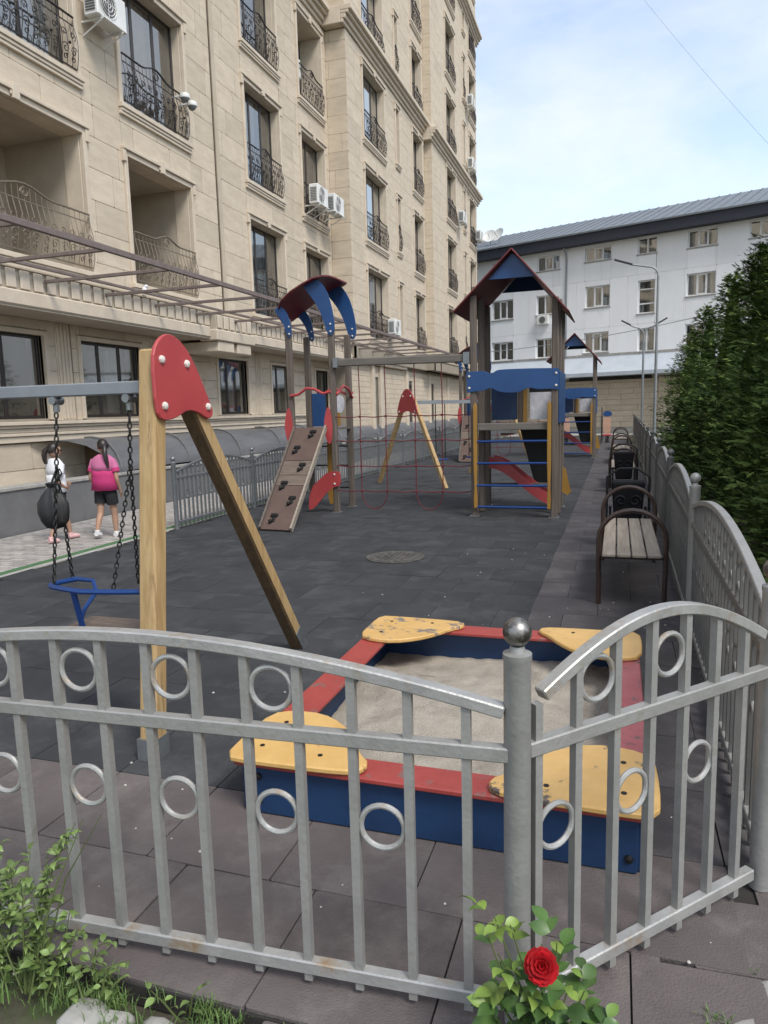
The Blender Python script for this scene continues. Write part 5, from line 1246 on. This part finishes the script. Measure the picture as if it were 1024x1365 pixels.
rock(-1.18, 1.475, .17, .12, -.004, .04, 'second pale kerb stone from the left at the bottom edge')
rock(-.98, 1.47, .14, .11, -.006, .0, 'small rightmost kerb stone at the bottom edge, left of the rose')
rock(.50, 2.10, .16, .15, -.004, .3, 'pale stone at the right edge below the fence post')
rock(.42, 1.93, .20, .16, -.004, .55, 'pale stone in the lower right corner, nearest the camera')
rock(.66, 2.26, .22, .20, -.010, -.3, 'pale stone slab just outside the angled fence corner')
pb = MB(); rg = random.Random(4)
for _ in range(70):
    x, y = rg.uniform(-2.4, .6), rg.uniform(1.5, 9)**1.0; s_ = rg.uniform(.003, .009); pb.sphere((x, y, s_*.4), s_, 6, 4, (1, rg.uniform(.6, 1.2), .6))
o = pb.build('pebbles', M['pebble'], normals=False); tag(o, kind='stuff')

# ================================================================ PEOPLE
def skin_obj(name, pts, edges, m_, parent, root=0, sub=2):
    me = bpy.data.meshes.new(name); me.from_pydata([p[:3] for p in pts], edges, []); me.materials.append(m_)
    o = link(name, me, parent); s_ = o.modifiers.new('skin', 'SKIN'); s_.use_smooth_shade = True; s_.branch_smoothing = .4
    for i, p in enumerate(pts):
        v = me.skin_vertices[0].data[i]; r1 = p[3]; r2 = p[4] if len(p) > 4 else r1; v.radius = (r1, r2); v.use_root = (i == root)
    u = o.modifiers.new('sub', 'SUBSURF'); u.levels = sub; u.render_levels = sub; return o
def person(loc, rz, label, h, shirt, pose, hair_kind):
    """local: +y is forward, x is to the right, z up; heights for a 1.42 m girl, scaled by h"""
    r_ = thing('person', label, 'person', loc, rz); r_.scale = (h, h, h)
    P_ = pose
    pts = [(0, 0, .78, .105, .085), (0, -.005, .92, .095, .07), (0, .0, 1.06, .11, .075), (0, 0, 1.15, .085, .06), (0, .005, 1.20, .036), (0, .01, 1.235, .034)]
    ed = [(0, 1), (1, 2), (2, 3), (3, 4), (4, 5)]
    def limb(start, chain_):
        prev = start
        for q in chain_: pts.append(q); ed.append((prev, len(pts)-1)); prev = len(pts)-1
    for sd_ in ('L', 'R'):
        sx = -1 if sd_ == 'L' else 1
        hip, knee, ank, toe = P_['leg'+sd_]
        limb(0, [(sx*.075, 0, .72, .078), (*hip, .066), (*knee, .047), ((knee[0]+ank[0])/2, (knee[1]+ank[1])/2, (knee[2]+ank[2])/2+.03, .046), (*ank, .03), (*toe, .026)])
        sh, el, wr, hd = P_['arm'+sd_]
        limb(3, [(sx*.13, 0, 1.135, .042), (*sh, .036), (*el, .029), (*wr, .022), (*hd, .026, .014)])
    skin_obj('body', pts, ed, M['skin'], r_)
    # hands: five short fingers rooted in the palm
    for sd_ in ('L', 'R'):
        sh, el, wr, hd = P_['arm'+sd_]; d_ = (Vector(hd)-Vector(wr)).normalized(); sv = d_.cross(Vector((1, 0, 0)))
        if sv.length < .1: sv = d_.cross(Vector((0, 1, 0)))
        sv.normalize(); mb = MB(); H_ = Vector(hd)
        for k in range(4):
            a = H_+sv*(k-1.5)*.012; mb.tube([a, a+d_*.03, a+d_*(.052-.006*abs(k-1.2))+Vector((0, .004, 0))], [.0065, .006, .004], 6)
        mb.tube([H_-d_*.02-sv*.018, H_+d_*.005-sv*.034, H_+d_*.028-sv*.034], [.008, .007, .005], 6); mb.build('fingers', M['skin'], r_, smooth=True)
    # head
    hc = Vector((0, .015, 1.325)); rot = Matrix.Rotation(P_['head'], 3, 'Z')
    hm = MB(); hm.sphere((0, 0, 0), 1, 20, 14); vs = []
    for a, b_, c_ in hm.v:
        x = a*.072; y = b_*.088; z = c_*.105
        if c_ < -.1: x *= 1+.28*c_*.9; y *= 1+.12*c_
        if b_ > .5 and abs(a) < .22 and -.25 < c_ < .08: y += .014*(1-abs(a)/.22)
        vs.append(hc+rot @ Vector((x, y, z)))
    hm.v = [tuple(v) for v in vs]; head = hm.build('head', M['skin'], r_, smooth=True)
    ft = MB()
    for sx in (-1, 1):
        ft.sphere(tuple(hc+rot @ Vector((sx*.028, .080, .004))), .009, 8, 6)
    ft.build('eyes', M['black'], head, smooth=True)
    mo = MB(); mo.sphere(tuple(hc+rot @ Vector((0, .080, -.050))), .014, 8, 5, (1, .5, .35)); mo.build('mouth', mat('lips', (.42, .14, .12)), head, smooth=True)
    er = MB()
    for sx in (-1, 1): er.sphere(tuple(hc+rot @ Vector((sx*.073, -.002, -.01))), .02, 8, 6, (.4, .8, 1.1))
    er.build('ears', M['skin'], head, smooth=True)
    hr = MB(); hr.sphere((0, 0, 0), 1, 22, 14); vs = []
    for a, b_, c_ in hr.v:
        x = a*.083; y = b_*.094-.012; z = c_*.108+.012
        if b_ > -.05 and c_ < .42: y = min(y, .025); x *= .93; 
        if c_ < -.35: z = -.035 + (c_+.35)*.03; x *= .75; y *= .8
        vs.append(hc+rot @ Vector((x, y, z)))
    hr.v = [tuple(v) for v in vs]; hair = hr.build('hair', M['hair'], r_, smooth=True)
    tail = [tuple(hc+rot @ Vector(q)) for q in hair_kind]; rr = [.03, .036, .036, .032, .026, .012][:len(tail)]
    MB().tube(tail, rr, 10).build('ponytail', M['hair'], hair, smooth=True)
    if P_.get('glasses'):
        gs = MB()
        for sx in (-1, 1):
            gs.sphere(tuple(hc+rot @ Vector((sx*.03, .088, .006))), .021, 10, 6, (1, .4, .8)); gs.bar(hc+rot @ Vector((sx*.052, .082, .01)), hc+rot @ Vector((sx*.076, .0, .012)), .004, .006)
        gs.build('glasses', M['black'], r_, smooth=True)
    # shirt: loose tube torso with short sleeves
    def ring(z, rx, ry, cy=0, cx=0): return [(cx+rx*math.cos(2*math.pi*j/24)*(1+.03*math.sin(j*3+z*9)+.02*math.sin(j*1.3+z*31)), cy+ry*math.sin(2*math.pi*j/24), z+.006*math.sin(j*1.7)) for j in range(24)]
    def tubeof(rings, name, m_, par):
        n_ = 24; vs = [v for r0 in rings for v in r0]; fs = [(i*n_+j, i*n_+(j+1) % n_, (i+1)*n_+(j+1) % n_, (i+1)*n_+j) for i in range(len(rings)-1) for j in range(n_)]
        o = MB().add(vs, fs).build(name, m_, par, smooth=True, normals=False); so_ = o.modifiers.new('solid', 'SOLIDIFY'); so_.thickness = .006; return o
    up_m, lo_m = shirt; zb = P_.get('hem', .74)
    W_ = P_.get('wide', 1)
    rings_up = [ring(1.215, .05, .045), ring(1.185, .105, .065), ring(1.16, .142, .078), ring(1.12, .150*W_, .090), ring(1.06, .150*W_, .098*W_), ring(.985, .151*W_, .104*W_)]
    rings_lo = [ring(.985, .152*W_, .105*W_), ring(.92, .150*W_, .110*W_), ring(.84, .156*W_, .116*W_), ring(zb, .168*W_, .126*W_)]
    tp = tubeof(rings_up, 'shirt', up_m, r_); tubeof(rings_lo, 'shirt_lower', lo_m, tp)
    for sd_ in ('L', 'R'):
        sx = -1 if sd_ == 'L' else 1; sh, el, wr, hd = P_['arm'+sd_]; e_ = Vector(sh).lerp(Vector(el), .12); e2_ = Vector(sh).lerp(Vector(el), .42)
        MB().tube([(sx*.10, 0, 1.13), (sx*.15, 0, 1.12), sh, e_], [.045, .050, .054, .057], 14).build('sleeve', up_m, tp, smooth=True)
        MB().tube([e_, e2_], [.058, .058], 14).build('sleeve_end', lo_m, tp, smooth=True)
    # shorts
    lg = []
    sh_ = MB()
    sh_.tube([(0, 0, .80), (0, 0, .72), (0, .0, .665)], [.125, .132, .10], 16)
    for sd_ in ('L', 'R'):
        hip, knee, ank, toe = P_['leg'+sd_]; sx = -1 if sd_ == 'L' else 1
        k_ = Vector(hip).lerp(Vector(knee), P_.get('short', .5)); sh_.tube([(sx*.065, 0, .74), hip, k_], [.086, .088, .082], 14)
    sh_.build('shorts', M['black_cloth'], r_, smooth=True)
    for sd_ in ('L', 'R'):
        hip, knee, ank, toe = P_['leg'+sd_]; a = Vector(ank); t_ = Vector(toe); f = (t_-a); f.z = 0; f.normalize(); dz = Vector((0, 0, 1))
        s2_ = MB(); tilt = P_.get('heel'+sd_, 0); b0 = a-f*.035+dz*(-.035); b1 = t_+f*.035
        s2_.tube([a+dz*.02, a-dz*.01], [.036, .038], 10); s2_.tube([b0, b0.lerp(b1, .35)+dz*.008, b0.lerp(b1, .75), b1], [.034, .040, .034, .020], 10)
        s2_.build('shoe', P_.get('shoe', M['shoe']), r_, smooth=True)
    return r_
pinkpose = dict(legL=((-.085, .0, .62), (-.08, -.04, .36), (-.075, -.17, .12), (-.075, -.10, .045)), legR=((.085, .0, .62), (.085, .05, .35), (.085, .06, .07), (.085, .16, .03)),
                armL=((-.175, -.0, 1.04), (-.215, -.02, .88), (-.20, .08, .74), (-.195, .12, .69)), armR=((.175, -.0, 1.04), (.21, -.03, .86), (.205, .05, .68), (.20, .07, .63)), head=.75, hem=.70, short=.45, wide=1.16)
person((-6.95, 8.42, 0), R(8), 'girl seen from behind in two-tone pink T-shirt and black shorts on the pavement', .985, (M['pink_top'], M['pink_low']), pinkpose,
       [(0, -.075, .03), (.0, -.12, -.02), (-.01, -.15, -.09), (.0, -.16, -.16), (.01, -.17, -.23), (.02, -.18, -.30)])
whitepose = dict(legL=((-.08, .03, .60), (-.075, .14, .36), (-.07, .20, .08), (-.07, .31, .035)), legR=((.08, -.02, .60), (.075, -.05, .34), (.07, -.20, .09), (.07, -.11, .035)),
                 armL=((-.165, .02, 1.04), (-.19, .05, .88), (-.15, .2, .82), (-.12, .25, .82)), armR=((.165, -.03, 1.04), (.20, -.13, .91), (.16, .03, .80), (.13, .08, .78)), head=-.5, glasses=True, hem=.73, short=.8, shoe=mat('pink_shoe', (.72, .45, .45)))
person((-7.42, 8.0, 0), R(-15), 'girl in white T-shirt and sunglasses walking on the pavement behind the hanging bag', .965, (M['white_cloth'], M['white_cloth']), whitepose,
       [(0, -.08, .04), (0, -.125, .0), (0, -.14, -.06), (.0, -.135, -.13), (0, -.12, -.18)])
